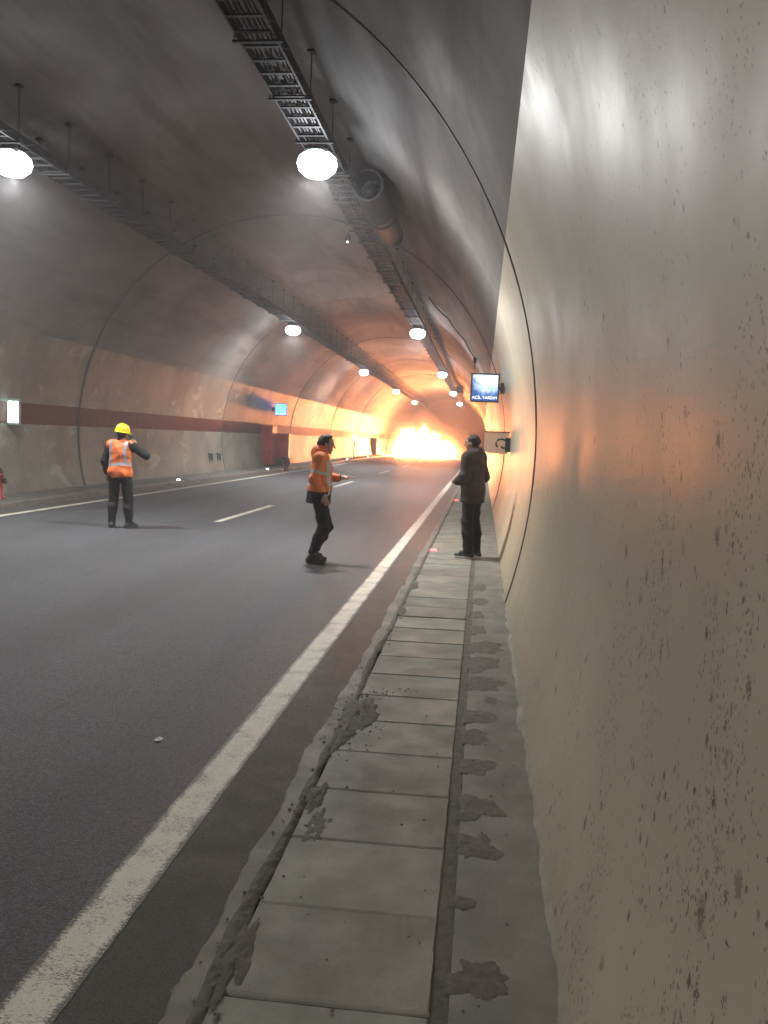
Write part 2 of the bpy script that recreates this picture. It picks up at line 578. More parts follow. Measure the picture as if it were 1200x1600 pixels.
# paving slabs, one object each
S_Y = [2.745 + 0.492 * k for k in range(-8, 56)]
GAP = {6.19: 0.012, 6.68: 0.02, 7.17: 0.03, 7.66: 0.02, 8.16: 0.012}
def slab_mesh(y0, y1, dz, tilt):
    x0, x1 = -0.712, -0.068
    n = 6
    bev = 0.006
    top, low = [], []
    mb = MB()
    def ring(ins, z):
        pts = []
        for (cx, cy, ax) in ((x0, y0, 0), (x1, y0, 1), (x1, y1, 2), (x0, y1, 3)):
            pts.append((cx, cy))
        out = []
        for e in range(4):
            p, q = pts[e], pts[(e + 1) % 4]
            for k in range(n):
                f = k / n
                x = p[0] + (q[0] - p[0]) * f
                y = p[1] + (q[1] - p[1]) * f
                j = 0.004 * mnoise.noise(Vector((x * 17, y * 17, e))) + 0.0015 * random.uniform(-1, 1)
                cxm, cym = (x0 + x1) / 2, (y0 + y1) / 2
                x += (-1 if x > cxm else 1) * ins + j
                y += (-1 if y > cym else 1) * ins + j
                out.append((x, y, z + 0.012 * (x + 0.7) + tilt * (y - y0)))
        return out
    a_, b_, c_ = ring(0, -0.03), ring(0.001, 0.019 + dz), ring(bev, 0.026 + dz)
    N = 4 * n
    fs = []
    for j in (0, 1):
        for k in range(N):
            k2 = (k + 1) % N
            fs.append((j * N + k, j * N + k2, (j + 1) * N + k2, (j + 1) * N + k))
    fs.append(tuple(2 * N + k for k in range(N)))
    mb.add(a_ + b_ + c_, fs)
    return mb
for y0 in S_Y:
    g = 0.007
    for k, v in GAP.items():
        if abs(k - y0) < 0.1: g = v
    mb = slab_mesh(y0 + g, y0 + 0.492 - 0.003, random.uniform(-0.003, 0.003), random.uniform(-0.006, 0.006))
    part(mb, 'slab', SLAB)
m = MB(); m.box((-0.712, S_Y[-1] + 0.5, 0.0), (-0.068, YE, 0.026)); part(m, 'slab_strip', SLAB)
# mortar joint between slabs and wall strip
m = MB(); ys = []
yy = -1.0
while yy < 40:
    ys.append(yy); yy += 0.03 if yy < 8 else 0.4
vs = []
for q in ys:
    e0 = 0.004 * mnoise.noise(Vector((q * 6, 0, 1))); e1 = 0.006 * mnoise.noise(Vector((q * 5, 4, 1)))
    for i in range(5):
        x = -0.070 + e0 + (0.058 + e1 - e0) * i / 4
        vs.append((x, q, 0.024 + 0.006 * mnoise.fractal(Vector((x * 40, q * 30, 4)), 0.9, 2, 3)))
fs = [(j * 5 + i, j * 5 + i + 1, (j + 1) * 5 + i + 1, (j + 1) * 5 + i) for j in range(len(ys) - 1) for i in range(4)]
m.add(vs, fs); part(m, 'mortar_joint', MUD, smooth=True)
m = MB(); ys = []
yy = -2.0
while yy < YE:
    ys.append(yy); yy += 0.08 if yy < 10 else (0.5 if yy < 30 else 10)
vs = []
for q in ys:
    for i in range(7):
        x = -0.012 + (wall_x(0.03) + 0.03 + 0.012) * i / 6
        z = wz(x) + 0.003 * mnoise.noise(Vector((x * 6, q * 4, 0)))
        vs.append((x, q, z if i else z - 0.004))
fs = [(j * 7 + i, j * 7 + i + 1, (j + 1) * 7 + i + 1, (j + 1) * 7 + i) for j in range(len(ys) - 1) for i in range(6)]
m.add(vs, fs); part(m, 'wall_strip', CONC, smooth=True)
# plaster fillet smeared where wall meets walkway
m = MB(); ys = []
yy = 0.5
while yy < 9:
    ys.append(yy); yy += 0.025
vs = []
for q in ys:
    k = max(0.0, mnoise.fractal(Vector((q * 1.7, 1, 8)), 0.9, 2, 5) + 0.28)
    xw = wall_x(0.05) - 0.004
    vs += [(xw - 0.004 - 0.045 * k, q, wz(0.3) + 0.0015), (xw - 0.002 - 0.025 * k, q, wz(0.3) + 0.006), (xw + 0.012, q, 0.055 + 0.03 * k)]
fs = []
for i in range(len(ys) - 1):
    fs += [(3 * i, 3 * i + 1, 3 * i + 4, 3 * i + 3), (3 * i + 1, 3 * i + 2, 3 * i + 5, 3 * i + 4)]
m.add(vs, fs); part(m, 'plaster_fillet', mat_slab('plaster', (0.25, 0.235, 0.18), (0.19, 0.18, 0.14)), smooth=True)
# mortar smears
def patch(cx, cy, rx, ry, h, seed, mat=MUD, name='mortar_smear', base=None, lump=1.0, flat=False):
    m = MB()
    N, K = 44, 7
    vs = [(cx, cy, (base if base is not None else wz(cx)) + h)]
    for k in range(1, K + 1):
        for j in range(N):
            t = 2 * math.pi * j / N
            d = Vector((math.cos(t) * 1.3, math.sin(t) * 1.3, seed))
            e = 1 + 0.55 * mnoise.fractal(d, 0.9, 2.1, 5)
            f = k / K
            x = cx + rx * math.cos(t) * e * f
            y = cy + ry * math.sin(t) * e * f
            if flat: x = max(x, -0.03)
            z0 = base if base is not None else wz(x)
            hh = h * (1 - f ** 3) * (1 + lump * mnoise.fractal(Vector((x * 30, y * 30, seed)), 0.8, 2, 4))
            vs.append((x, y, z0 + 0.0014 + max(hh, -0.001)) if k < K else (x, y, z0 - 0.002))
    fs = [(0, 1 + j, 1 + (j + 1) % N) for j in range(N)]
    for k in range(K - 1):
        for j in range(N):
            j2 = (j + 1) % N
            fs.append((1 + k * N + j, 1 + (k + 1) * N + j, 1 + (k + 1) * N + j2, 1 + k * N + j2))
    m.add(vs, fs)
    return m
SM = [(2.44, .08, .10, .10), (3.27, .06, .09, .12), (3.66, .07, .11, .15), (4.14, .05, .10, .14), (4.55, .04, .09, .13), (4.92, .06, .12, .13),
      (5.25, .14, .05, .08), (5.62, .08, .14, .18), (6.12, .09, .15, .22), (6.62, .10, .16, .22), (7.25, .04, .09, .2), (7.9, .04, .06, .16), (8.55, .05, .10, .2), (9.4, .06, .08, .25), (2.86, .02, .04, .05)]
for i, (y, x, rx, ry) in enumerate(SM):
    part(patch(x, y, rx, ry, 0.0012, 3.3 * i + 1, flat=True, lump=0.5), 'mortar_smear', MUD, smooth=True)
for i, (x, y, rx, ry, h) in enumerate(((-0.655, 4.85, 0.12, 0.30, 0.018), (-0.69, 4.45, 0.05, 0.22, 0.014), (-0.62, 3.32, 0.055, 0.2, 0.005), (-0.68, 3.62, 0.05, 0.16, 0.012), (-0.69, 2.42, 0.05, 0.22, 0.01), (-0.70, 7.9, 0.04, 0.2, 0.012), (-0.70, 9.3, 0.05, 0.3, 0.012))):
    part(patch(x, y, rx, ry, h, 50 + 2.7 * i, base=0.024), 'dirt_heap', MUD, smooth=True)
# crumbs
m = MB()
rng = random.Random(5)
ICO = [(0, 0, 1), (.89, 0, .45), (.28, .85, .45), (-.72, .53, .45), (-.72, -.53, .45), (.28, -.85, .45), (.72, .53, -.45), (-.28, .85, -.45), (-.89, 0, -.45), (-.28, -.85, -.45), (.72, -.53, -.45), (0, 0, -1)]
ICF = [(0, 1, 2), (0, 2, 3), (0, 3, 4), (0, 4, 5), (0, 5, 1), (1, 6, 2), (2, 7, 3), (3, 8, 4), (4, 9, 5), (5, 10, 1), (6, 7, 2), (7, 8, 3), (8, 9, 4), (9, 10, 5), (10, 6, 1), (11, 7, 6), (11, 8, 7), (11, 9, 8), (11, 10, 9), (11, 6, 10)]
for i in range(420):
    y = 1.8 + 8 * rng.random() ** 1.5
    zone = rng.random()
    if zone < 0.5: x = rng.gauss(-0.735, 0.045); s = rng.uniform(0.003, 0.009)
    elif zone < 0.66: x = rng.uniform(-0.7, -0.08); s = rng.uniform(0.0025, 0.0065)
    elif zone < 0.9: x = rng.uniform(0.0, 0.3); s = rng.uniform(0.0025, 0.006)
    else: x = rng.uniform(-1.1, -0.85); s = rng.uniform(0.002, 0.005)
    if rng.random() < 0.4: y = 4.85 + rng.gauss(0, 0.3); x = -0.66 + rng.gauss(0, 0.09)
    z = (wz(x) if x > -0.72 else 0.02 if x > -0.85 else 0.003) + s * 0.3
    m.add([(x + p[0] * s * rng.uniform(.7, 1.3), y + p[1] * s * rng.uniform(.7, 1.3), z + p[2] * s * 0.7) for p in ICO], ICF)
tag(part(m, 'dirt_crumbs', MUD), kind='stuff')

# ------------------------------------------------------------------ far walkway (left)
fwalk = empty('walkway', (-9.9, 0, 0)); tag(fwalk, kind='structure')
m = MB()
prof = [(-9.36, -0.05), (-9.38, 0.09), (-9.42, 0.115), (-9.6, 0.12), (-10.6, 0.135)]
vs = []
ysl = [YB] + [2.0 * k for k in range(-2, 60)] + [YE]
for q in ysl:
    for (x, z) in prof: vs.append((x, q, z))
fs = [(j * 5 + i, (j + 1) * 5 + i, (j + 1) * 5 + i + 1, j * 5 + i + 1) for j in range(len(ysl) - 1) for i in range(4)]
m.add(vs, fs)
o = m.build('concrete', CONCL, fwalk); o.location = (9.9, 0, 0)

# dashes: each one a marking of the road
for k in range(0, 8):
    y0 = 14.95 + 12.3 * k
    sheet('lane_marking', -4.985, -4.845, y0, y0 + 4.1, 0.004, MARK, road)

# ------------------------------------------------------------------ lamps and trays
XL, XR, ZL = -7.41, -2.63, 5.75
def make_lamp():
    root = empty('tunnel_lamp')
    m = MB().box((-0.17, -0.17, 0.0), (0.17, 0.17, 0.12), bev=0.02)
    m.build('housing', HOUSE, root)
    m = MB()
    for k in range(7): m.box((-0.15 + 0.045 * k, -0.15, 0.121), (-0.138 + 0.045 * k, 0.15, 0.15))
    m.build('cooling_fins', HOUSE, root)
    m = MB()
    prof = [(0.20, 0.085), (0.275, 0.02), (0.30, -0.07), (0.27, -0.16), (0.18, -0.235), (0.0, -0.265)]  # lens swollen into a globe to stand in for the lamp's glare
    vs, fs = [], []
    for (rr, h) in prof:
        for k in range(24):
            t = 2 * math.pi * k / 24
            vs.append((rr * math.cos(t), rr * 0.95 * math.sin(t), h))
    for i in range(5):
        for k in range(24):
            fs.append((i * 24 + k, i * 24 + (k + 1) % 24, (i + 1) * 24 + (k + 1) % 24, (i + 1) * 24 + k))
    m.add(vs, fs)
    m.build('lens', LENS, root, True)
    ld = bpy.data.lights.new('lamp_light', 'AREA')
    ld.shape = 'ELLIPSE'; ld.size = 0.5; ld.size_y = 0.3
    ld.energy = LAMP_W; ld.color = (0.98, 0.965, 0.94)
    lo = bpy.data.objects.new('lamp_light', ld); COL.objects.link(lo)
    lo.parent = root; lo.location = (0, 0, -0.262)
    ld = bpy.data.lights.new('lamp_glow', 'POINT')  # extra point light added below the lens to brighten vault and halo
    ld.energy = LAMP_W * 0.32; ld.color = (0.92, 0.95, 1.0); ld.shadow_soft_size = 0.16
    lo = bpy.data.objects.new('lamp_glow', ld); COL.objects.link(lo)
    lo.parent = root; lo.location = (0, 0, -0.44)
    for s in (-1, 1):
        MB().box((s * 0.12 - 0.015, -0.02, 0.1205), (s * 0.12 + 0.015, 0.02, 0.24)).build('bracket', DSTEEL, root)
    return root
def copy_tree(o, parent=None):
    c = o.copy(); COL.objects.link(c); c.parent = parent
    for ch in list(o.children):
        copy_tree(ch, c)
    return c
lamp0 = make_lamp()
DIM_LIGHT = [c for c in lamp0.children if c.type == 'LIGHT' and c.data.type == 'AREA'][0].data.copy()
DIM_GLOW = [c for c in lamp0.children if c.type == 'LIGHT' and c.data.type == 'POINT'][0].data.copy()
DIM_LIGHT.energy = LAMP_W * 0.25
DIM_GLOW.energy = LAMP_W * 0.04
first = True
LY = [12.25 + 18.9 * k for k in range(-1, 5)]
ORD = ['nearest', 'second', 'third', 'fourth', 'farthest']
for side, x, nm in ((-1, XL, 'left'), (1, XR, 'right')):
    for i, y in enumerate(LY):
        L = lamp0 if first else copy_tree(lamp0)
        first = False
        L.location = (x, y, ZL)
        if i >= 4:                      # far lamps dimmed so their white light does not grey the far end
            for ch in L.children:
                if ch.type == 'LIGHT':
                    ch.data = DIM_LIGHT if ch.data.type == 'AREA' else DIM_GLOW
        if i < 1:
            lab = 'lit white lamp under the %s cable tray behind the camera' % nm
        else:
            lab = '%s lit white lamp in view under the %s cable tray' % (ORD[i - 1], nm)
        tag(L, lab, 'lamp', 'lamps under the cable trays')

def make_tray(x, nm, lab):
    root = empty('cable_tray', (x, 30, 5.98))
    def p(m, n, mat):
        o = m.build(n, mat, root); o.location = (-x, -30, -5.98); return o
    y0, y1 = -40, 106
    for s in (-1, 1):
        m = MB()
        xo = x + s * 0.21
        m.box((xo - 0.012, y0, 5.92), (xo + 0.012, y1, 6.06))
        m.box((xo - 0.012 - (0.03 if s > 0 else 0), y0, 6.0605), (xo + 0.012 + (0.03 if s < 0 else 0), y1, 6.072))
        p(m, 'side_rail', DSTEEL)
    m = MB()
    y = y0
    while y < y1:
        m.box((x - 0.195, y, 5.935), (x + 0.195, y + 0.05, 5.955)); y += 0.33
    tag(p(m, 'rungs', DSTEEL), kind='stuff')
    rg = random.Random(int(abs(x) * 10))
    for c in range(6):
        m = MB()
        xo = x - 0.14 + 0.055 * c
        rr = rg.uniform(0.012, 0.026)
        pts = [(xo + rg.uniform(-0.02, 0.02), yy, 5.958 + rr + rg.uniform(0, 0.012)) for yy in range(-38, 106, 2)]
        m.tube(pts, rr, 6)
        p(m, 'cable', CABLE)
    # the lace of the side of the tray
    m = MB()
    y = y0; sgn = 1
    while y < 90:
        for s in (-1, 1):
            xo = x + s * 0.226
            m.tube([(xo, y, 5.93 if sgn > 0 else 6.05), (xo, y + 0.3, 6.05 if sgn > 0 else 5.93)], 0.008, 4, cap=False)
        y += 0.3; sgn = -sgn
    tag(p(m, 'side_lacing', GALV), kind='stuff')
    yy = -6.0
    while yy < 100:
        m = MB()
        m.box((x - 0.28, yy - 0.02, 5.895), (x + 0.28, yy + 0.02, 5.918))
        for s in (-1, 1):
            xo = x + s * 0.26
            zt = CZ + math.sqrt(RAD ** 2 - (xo - CX) ** 2) + 0.01
            m.tube([(xo, yy, 5.9), (xo, yy, zt)], 0.008, 6)
            m.box((xo - 0.05, yy - 0.05, zt - 0.05), (xo + 0.05, yy + 0.05, zt - 0.02))
        p(m, 'hanger', DSTEEL)
        yy += 1.5
    tag(root, lab, 'cable tray')
make_tray(XL, 'left', 'cable tray on hanger rods along the left of the vault')
make_tray(XR, 'right', 'laced cable tray along the right of the vault beneath the jet fan')

# ------------------------------------------------------------------ jet fans
FANM = basic('sooty_fan_casing', (0.035, 0.034, 0.033), 0.8, 0.0, 0.3, 3)
def jet_fan(x, y0, L, z, rad, lab):
    root = empty('jet_fan', (x, y0 + L / 2, z))
    h = L / 2
    MB().lathe([(rad * .86, -h), (rad, -h - .02), (rad * 1.04, -h + .04), (rad, -h + .10), (rad, -.2), (rad * 1.03, -.2), (rad * 1.03, -.16), (rad, -.16), (rad, .16), (rad * 1.03, .16), (rad * 1.03, .2), (rad, .2), (rad, h - .1), (rad * 1.04, h - .04), (rad, h + .02), (rad * .86, h), (rad * .84, h - .3), (rad * .84, -h + .3), (rad * .86, -h)], 28, axis='Y').build('casing', FANM, root, True)
    MB().lathe([(0.001, -h + .25), (.10, -h + .28), (.14, -h + .42), (.14, h - .42), (.10, h - .28), (.001, h - .25)], 16, axis='Y').build('hub', BLACKP, root, True)
    m = MB()
    for k in range(9):
        t = 2 * math.pi * k / 9
        c, s = math.cos(t), math.sin(t)
        pts = []
        for rr, tw, wd in ((.12, .7, .07), (rad * .82, .35, .06)):
            for sg in (-1, 1):
                off = sg * wd
                pts.append((rr * c - off * math.cos(tw) * s, -h + .5 + off * math.sin(tw), rr * s + off * math.cos(tw) * c))
        m.add(pts, [(0, 1, 3, 2)])
    m.build('fan_blades', GALV, root)
    for yy in (-h * .6, h * .6):
        m = MB()
        for s in (-1, 1):
            xo = s * rad * .55
            zt = CZ + math.sqrt(RAD ** 2 - (x + xo - CX) ** 2) - z + .02
            m.box((xo - .02, yy - .03, rad * .80), (xo + .02, yy + .03, max(zt, rad * .84)))
        m.build('mount', DSTEEL, root)
    tag(root, lab, 'fan')
jet_fan(-2.16, 14.2, 3.4, 5.98, 0.27, 'dark round jet fan beside the nearest right-hand lamp')
jet_fan(-2.12, 67.0, 3.5, 5.93, 0.30, 'small dark jet fan far down the right-hand cable tray')

# dome camera below the right tray
cc = empty('surveillance_camera', (-2.98, 17.3, 5.92))
MB().tube([(0.1, 0, 0.06), (0.0, 0, 0.06), (-0.03, 0, 0.03), (-0.03, 0, -0.03)], 0.016, 8).build('arm', DSTEEL, cc)
m = MB(); m.lathe([(0.001, -0.03), (0.06, -0.03), (0.065, -0.06), (0.065, -0.10), (0.05, -0.135), (0.025, -0.155), (0.001, -0.16)], 16, c=(-0.03, 0, 0)); m.build('dome', BLACKP, cc, True)
MB().lathe([(0.001, -0.185), (0.012, -0.18), (0.015, -0.17), (0.012, -0.158), (0.001, -0.155)], 10, c=(-0.03, -0.03, 0)).build('indicator_light', emit('indicator', (1, 0.95, 0.9), 12), cc)
tag(cc, 'small dark camera hanging from the right cable tray near the jet fan', 'camera')

# cable down the vault to a junction box
jb = empty('junction_box', (wall_x(4.57) - 0.08, 29.3, 4.57))
MB().box((-0.09, -0.16, -0.10), (0.03, 0.16, 0.10), bev=0.012).build('case', BLACKP, jb)
MB().tube([(-0.03, 0, -0.1), (-0.04, 0.0, -0.2), (-0.02, 0.1, -0.28)], 0.016, 6).build('pigtail', CABLE, jb)
tag(jb, 'small black junction box on the vault above the lit sign', 'box')
m = MB()
pts = []
for k in range(22):
    f = k / 21
    t = ang(6.22, 1) * (1 - f) + ang(4.68, 1) * f
    yy = 26.2 + 3.1 * f ** 0.8
    rr = RAD - 0.03 - 0.05 * abs(math.sin(f * 9))
    pts.append((CX + rr * math.cos(t), yy, CZ + rr * math.sin(t)))
m.tube(pts, 0.02, 6)
o = m.build('cable', CABLE); tag(o, 'loose black cable curving down the vault to the junction box', 'cable')

# ------------------------------------------------------------------ lit emergency signs
def mat_screen():
    t = NT('sign_screen')
    x, y, z = t.xyz(t.obj())
    n = t.noise(t.obj(), 5.0, 4, 0.6, 0.5)
    glow = t.math('ADD', t.math('MULTIPLY', z, 1.6), t.math('MULTIPLY', t.math('SUBTRACT', n, 0.5), 0.9))
    glow = t.math('ADD', glow, t.math('MULTIPLY', x, 0.5))
    d = t.math('ADD', t.math('MULTIPLY', x, x), t.math('MULTIPLY', z, z))
    glow = t.math('SUBTRACT', glow, t.math('MULTIPLY', d, 3.2))
    c = t.mix(t.ramp(glow, -0.45, 0.25), (0.03, 0.16, 0.55), (0.72, 0.92, 1.0))
    t.set((0.02, 0.02, 0.03), 0.25)
    t.put(t.b.inputs['Emission Color'], c)
    t.put(t.b.inputs['Emission Strength'], t.ramp(glow, -0.4, 0.35, 0.9, 2.6))
    t.mat.cycles.emission_sampling = 'FRONT'
    return t.mat
SCREEN = mat_screen()
SCREENB = emit('sign_screen_blue', (0.07, 0.26, 1.0), 4.5)
SCREENB.cycles.emission_sampling = 'FRONT'
WHITEGLOW = emit('sign_letters', (1, 1, 1), 2.2)
def text_mesh(body, size):
    cu = bpy.data.curves.new('sign_text', 'FONT')
    cu.body = body; cu.size = size; cu.align_x = 'CENTER'; cu.extrude = 0.002
    o = bpy.data.objects.new('sign_text', cu); COL.objects.link(o)
    bpy.context.view_layer.update()
    me = bpy.data.meshes.new_from_object(o.evaluated_get(bpy.context.evaluated_depsgraph_get()))
    bpy.data.objects.remove(o)
    me.transform(Matrix.Rotation(R(90), 4, 'X'))
    me.materials.clear(); me.materials.append(WHITEGLOW)
    return me
TXT = text_mesh('AC\u0130L YARDIM', 0.085)
def lit_sign(loc, side, lab, screen, rz=0):
    root = empty('emergency_sign', loc, rz)
    s = 0.30
    m = MB()
    m.box((-s, 0, -s), (s, 0.12, s), bev=0.012); m.build('case', BLACKP, root)
    m = MB()
    for lo, hi in (((-s, -.014, s - .03), (s, -.001, s)), ((-s, -.014, -s), (s, -.001, -s + .03)), ((-s, -.014, -s + .0301), (-s + .03, -.001, s - .0301)), ((s - .03, -.014, -s + .0301), (s, -.001, s - .0301))):
        m.box(lo, hi)
    m.build('frame', basic('sign_frame', (0.03, 0.032, 0.05), 0.4), root)
    MB().add([(-.268, -.004, -.268), (.268, -.004, -.268), (.268, -.004, .268), (-.268, -.004, .268)], [(0, 1, 2, 3)]).build('lit_panel', screen, root)
    t = link('lettering', TXT, root); t.location = (0, -0.007, -0.235)
    m = MB()
    xe = side * (abs(wall_x(loc[2], side) - loc[0]))
    m.box((min(side * s, xe), 0.03, -0.03), (max(side * s, xe), 0.08, 0.03))
    m.box((min(xe - side * .09, xe), 0.0, -0.11), (max(xe - side * .09, xe), 0.11, 0.11), bev=.01)
    m.build('wall_bracket', DSTEEL, root)
    tag(root, lab, 'sign')
lit_sign((-0.01, 17.6, 2.86), 1, 'square backlit blue sign reading ACİL YARDIM on the near right wall', SCREEN)
lit_sign((wall_x(2.95, -1) + 0.42, 40.0, 2.93), -1, 'small backlit blue sign on the far left wall above the red cabinet', SCREENB, R(8))

# escape light at the left edge of view
es = empty('escape_light', (wall_x(1.9, -1) + 0.16, 17.35, 1.95))
MB().box((-0.2, -0.05, -0.3), (0.12, 0.05, 0.3), bev=0.015).build('case', basic('escape_case', (0.2, 0.24, 0.23), 0.5), es)
TUBEL = emit('escape_tube', (0.78, 1.0, 0.92), 9)
TUBEL.cycles.emission_sampling = 'FRONT'
for xo in (-0.075, 0.06):
    MB().box((xo - 0.055, -0.075, -0.235), (xo + 0.05, -0.051, 0.235), bev=0.01).build('lit_panel', TUBEL, es)
tag(es, 'greenish white escape light with two lit panels on the red stripe', 'light')

# ------------------------------------------------------------------ cabinets, posts, vents
def cabinet(y, L, dep, z0, z1, lab, door=True, mat=REDP):
    x0 = wall_x(0.9, -1)
    root = empty('hydrant_cabinet', (x0, y, 0.13))
    MB().box((-0.05, 0, z0), (dep, L, z1), bev=0.015).build('case', mat, root)
    if door:
        d = MB().box((dep + 0.003, 0.12, z0 + 0.22), (dep + 0.03, L - 0.1, z1 - 0.12), bev=0.008).build('door', REDP, root)
        MB().box((dep + 0.031, L - 0.28, (z0 + z1) / 2 - 0.1), (dep + 0.06, L - 0.24, (z0 + z1) / 2 + 0.1)).build('handle', BLACKP, d)
    m = MB(); m.box((0.02, 0.05, 0.0), (dep - 0.03, L - 0.05, z0 - 0.002)); m.build('plinth', DARK, root)
    tag(root, lab, 'cabinet')
cabinet(38.6, 0.85, 0.52, 0.10, 1.98, 'tall dark red hydrant cabinet below the small blue sign', False)
cabinet(39.75, 0.5, 1.06, 0.42, 1.62, 'low red cabinet jutting out behind the tall dark red one', False)
cabinet(78, 1.2, 0.5, 0.1, 1.6, 'distant dark cabinet against the wall just left of the fire', False, DSTEEL)
def post(x, y, z, lab, mat, h=0.62, rad=0.085):
    root = empty('hydrant_post', (x, y, z))
    MB().lathe([(0.001, 0), (rad * 1.5, 0), (rad * 1.5, .03), (rad, .05), (rad, h * .72), (rad * 1.25, h * .74), (rad * 1.25, h * .78), (rad, h * .8)], 18).build('barrel', mat, root, True)
    MB().lathe([(rad, h * .8), (rad * .95, h * .88), (rad * .6, h * .96), (rad * .25, h * .98), (rad * .25, h), (0.001, h)], 18).build('cap', BLACKP, root, True)
    for s in (-1, 1):
        MB().lathe([(rad * .55, 0), (rad * .55, s * rad * 1.5), (rad * .7, s * rad * 1.5), (rad * .7, s * rad * 1.8), (.001, s * rad * 1.8)], 12, axis='X', c=(0, 0, h * .58)).build('outlet', BLACKP, root, True)
    tag(root, lab, 'hydrant')
post(-9.93, 15.95, 0.12, 'red hydrant post with dark cap cut off by the left edge', REDP, 0.66)
post(-9.15, 38.0, 0.0, 'short dark post on the road edge beside the red cabinet', basic('dark_red_post', (0.06, 0.02, 0.018), 0.5), 0.68, 0.10)
m = MB()
pts = []
for k in range(16):
    f = k / 15
    pts.append((-9.98 + 0.75 * f, 40.0 - 1.9 * f, 0.62 - 0.52 * math.sin(f * math.pi * .55) + 0.06 * f))
m.tube(pts, 0.03, 8)
tag(m.build('hose', CABLE, None, True), 'thin dark hose sagging from the red cabinet to the dark post', 'hose')
# pole with a light by the left wall
pl = empty('marker_pole', (-10.02, 64.0, 0.12))
MB().tube([(0, 0, 0), (0, 0, 1.9)], 0.05, 10).build('pole', DSTEEL, pl)
MB().box((-0.06, -0.12, 1.25), (0.18, 0.12, 1.95), bev=0.02).build('lamp_head', HOUSE, pl)
MB().box((-0.03, -0.14, 1.3), (0.15, -0.121, 1.88)).build('lit_panel', emit('pole_light', (1, 0.9, 0.75), 6), pl)
tag(pl, 'dark pole with a lit head against the far left wall', 'pole')
for i, (y, lab) in enumerate(((31.0, 'nearer of two small dark recesses low in the left wall'), (32.0, 'farther of two small dark recesses low in the left wall'))):
    x0 = wall_x(0.6, -1)
    root = empty('wall_recess', (x0, y, 0.6))
    m = MB()
    for lo, hi in (((-.03, -.19, -.26), (.035, -.15, .26)), ((-.03, .15, -.26), (.035, .19, .26)), ((-.03, -.1499, .22), (.035, .1499, .26)), ((-.03, -.1499, -.26), (.035, .1499, -.22))):
        m.box(lo, hi)
    m.build('frame', CONCL, root)
    MB().box((-.03, -.149, -.219), (.012, .149, .219)).build('cover', DARK if i == 0 else DSTEEL, root)
    tag(root, lab, 'recess', 'recesses low in the left wall')

# open box on the right wall with hose hooks
hb = empty('hose_box', (0.55, 16.6, 1.7))
PANELM = NT('pale_panel')
tr = PANELM.node('ShaderNodeBsdfTranslucent'); tr.inputs[0].default_value = (0.95, 0.85, 0.70, 1)
df = PANELM.node('ShaderNodeBsdfDiffuse'); df.inputs[0].default_value = (0.62, 0.55, 0.45, 1)
mx = PANELM.node('ShaderNodeMixShader'); mx.inputs[0].default_value = 0.88
PANELM.t.links.new(df.outputs[0], mx.inputs[1]); PANELM.t.links.new(tr.outputs[0], mx.inputs[2]); PANELM.t.links.new(mx.outputs[0], PANELM.out.inputs[0])
m = MB(); m.add([(-.52, .10, -.12), (-.52, .10, .22), (-.04, .10, .22), (-.04, .10, -.20), (-.44, .10, -.20)], [(0, 1, 2, 3, 4)])
m.build('panel', PANELM.mat, hb)
MB().box((-.52, .085, .2205), (-.0, .135, .24)).build('top_rim', BLACKP, hb)
MB().box((-.10, -.08, -.16), (.03, .08, .12), bev=.01).build('mount', BLACKP, hb)
MB().tube([(-.09, -.02, .07), (-.18, -.02, .09), (-.25, -.02, .07), (-.285, -.02, .01), (-.27, -.02, -.05), (-.24, -.02, -.06)], 0.019, 8).build('hook', BLACKP, hb, True)
MB().tube([(-.09, -.02, -.09), (-.15, -.02, -.085), (-.175, -.02, -.05)], 0.02, 8).build('hook', BLACKP, hb, True)
tag(hb, 'pale panel with black hooks jutting from the right wall below the sign', 'wall box')

# ------------------------------------------------------------------ road studs
WSTUD = emit('white_stud', (0.9, 0.93, 1.0), 60)
RSTUD = emit('red_stud', (1.0, 0.045, 0.04), 14)
def stud(loc, mat, lab, grp):
    root = empty('road_stud', loc)
    m = MB()
    m.add([(-.07, -.06, 0), (.07, -.06, 0), (.07, .06, 0), (-.07, .06, 0), (-.045, -.03, .032), (.045, -.03, .032), (.045, .03, .032), (-.045, .03, .032)], [(4, 5, 6, 7), (0, 1, 5, 4), (1, 2, 6, 5), (2, 3, 7, 6), (3, 0, 4, 7)])
    m.build('body', HOUSE, root)
    MB().add([(-.055, -.058, .006), (.055, -.058, .006), (.042, -.038, .026), (-.042, -.038, .026)], [(0, 1, 2, 3)]).build('lens', mat, root)
    tag(root, lab, 'road stud', grp)
for k, o_ in enumerate(('nearest', 'second nearest', 'third nearest', 'fourth nearest')):
    stud((-0.655, 12.45 + 11.0 * k, 0.028), RSTUD, '%s glowing red stud along the near walkway edge' % o_, 'red studs on the near walkway')
for k, o_ in enumerate(('nearest', 'second', 'third', 'fourth', 'fifth', 'sixth')):
    stud((-9.52, 14.2 + 10.9 * (k + 1), 0.12), WSTUD, '%s glowing white stud along the left kerb' % o_, 'white studs on the left kerb')
# scrap of paper
m = MB()
N = 16
vs = [(0, 0, .012)]
for j in range(N):
    t = 2 * math.pi * j / N
    e = 1 + .6 * mnoise.noise(Vector((math.cos(t) * 2, math.sin(t) * 2, 3)))
    vs.append((.034 * math.cos(t) * e, .05 * math.sin(t) * e, .006 + .008 * mnoise.noise(Vector((math.cos(t) * 3, math.sin(t) * 3, 9)))))
m.add(vs, [(0, 1 + j, 1 + (j + 1) % N) for j in range(N)])
o = m.build('paper_scrap', basic('scrap', (.5, .5, .48), .7, 0, .3, 40), None, loc=(-1.68, 4.2, 0.002))
o.scale = (.62, .62, .8)
tag(o, 'tiny crumpled white scrap lying on the dark asphalt', 'litter')

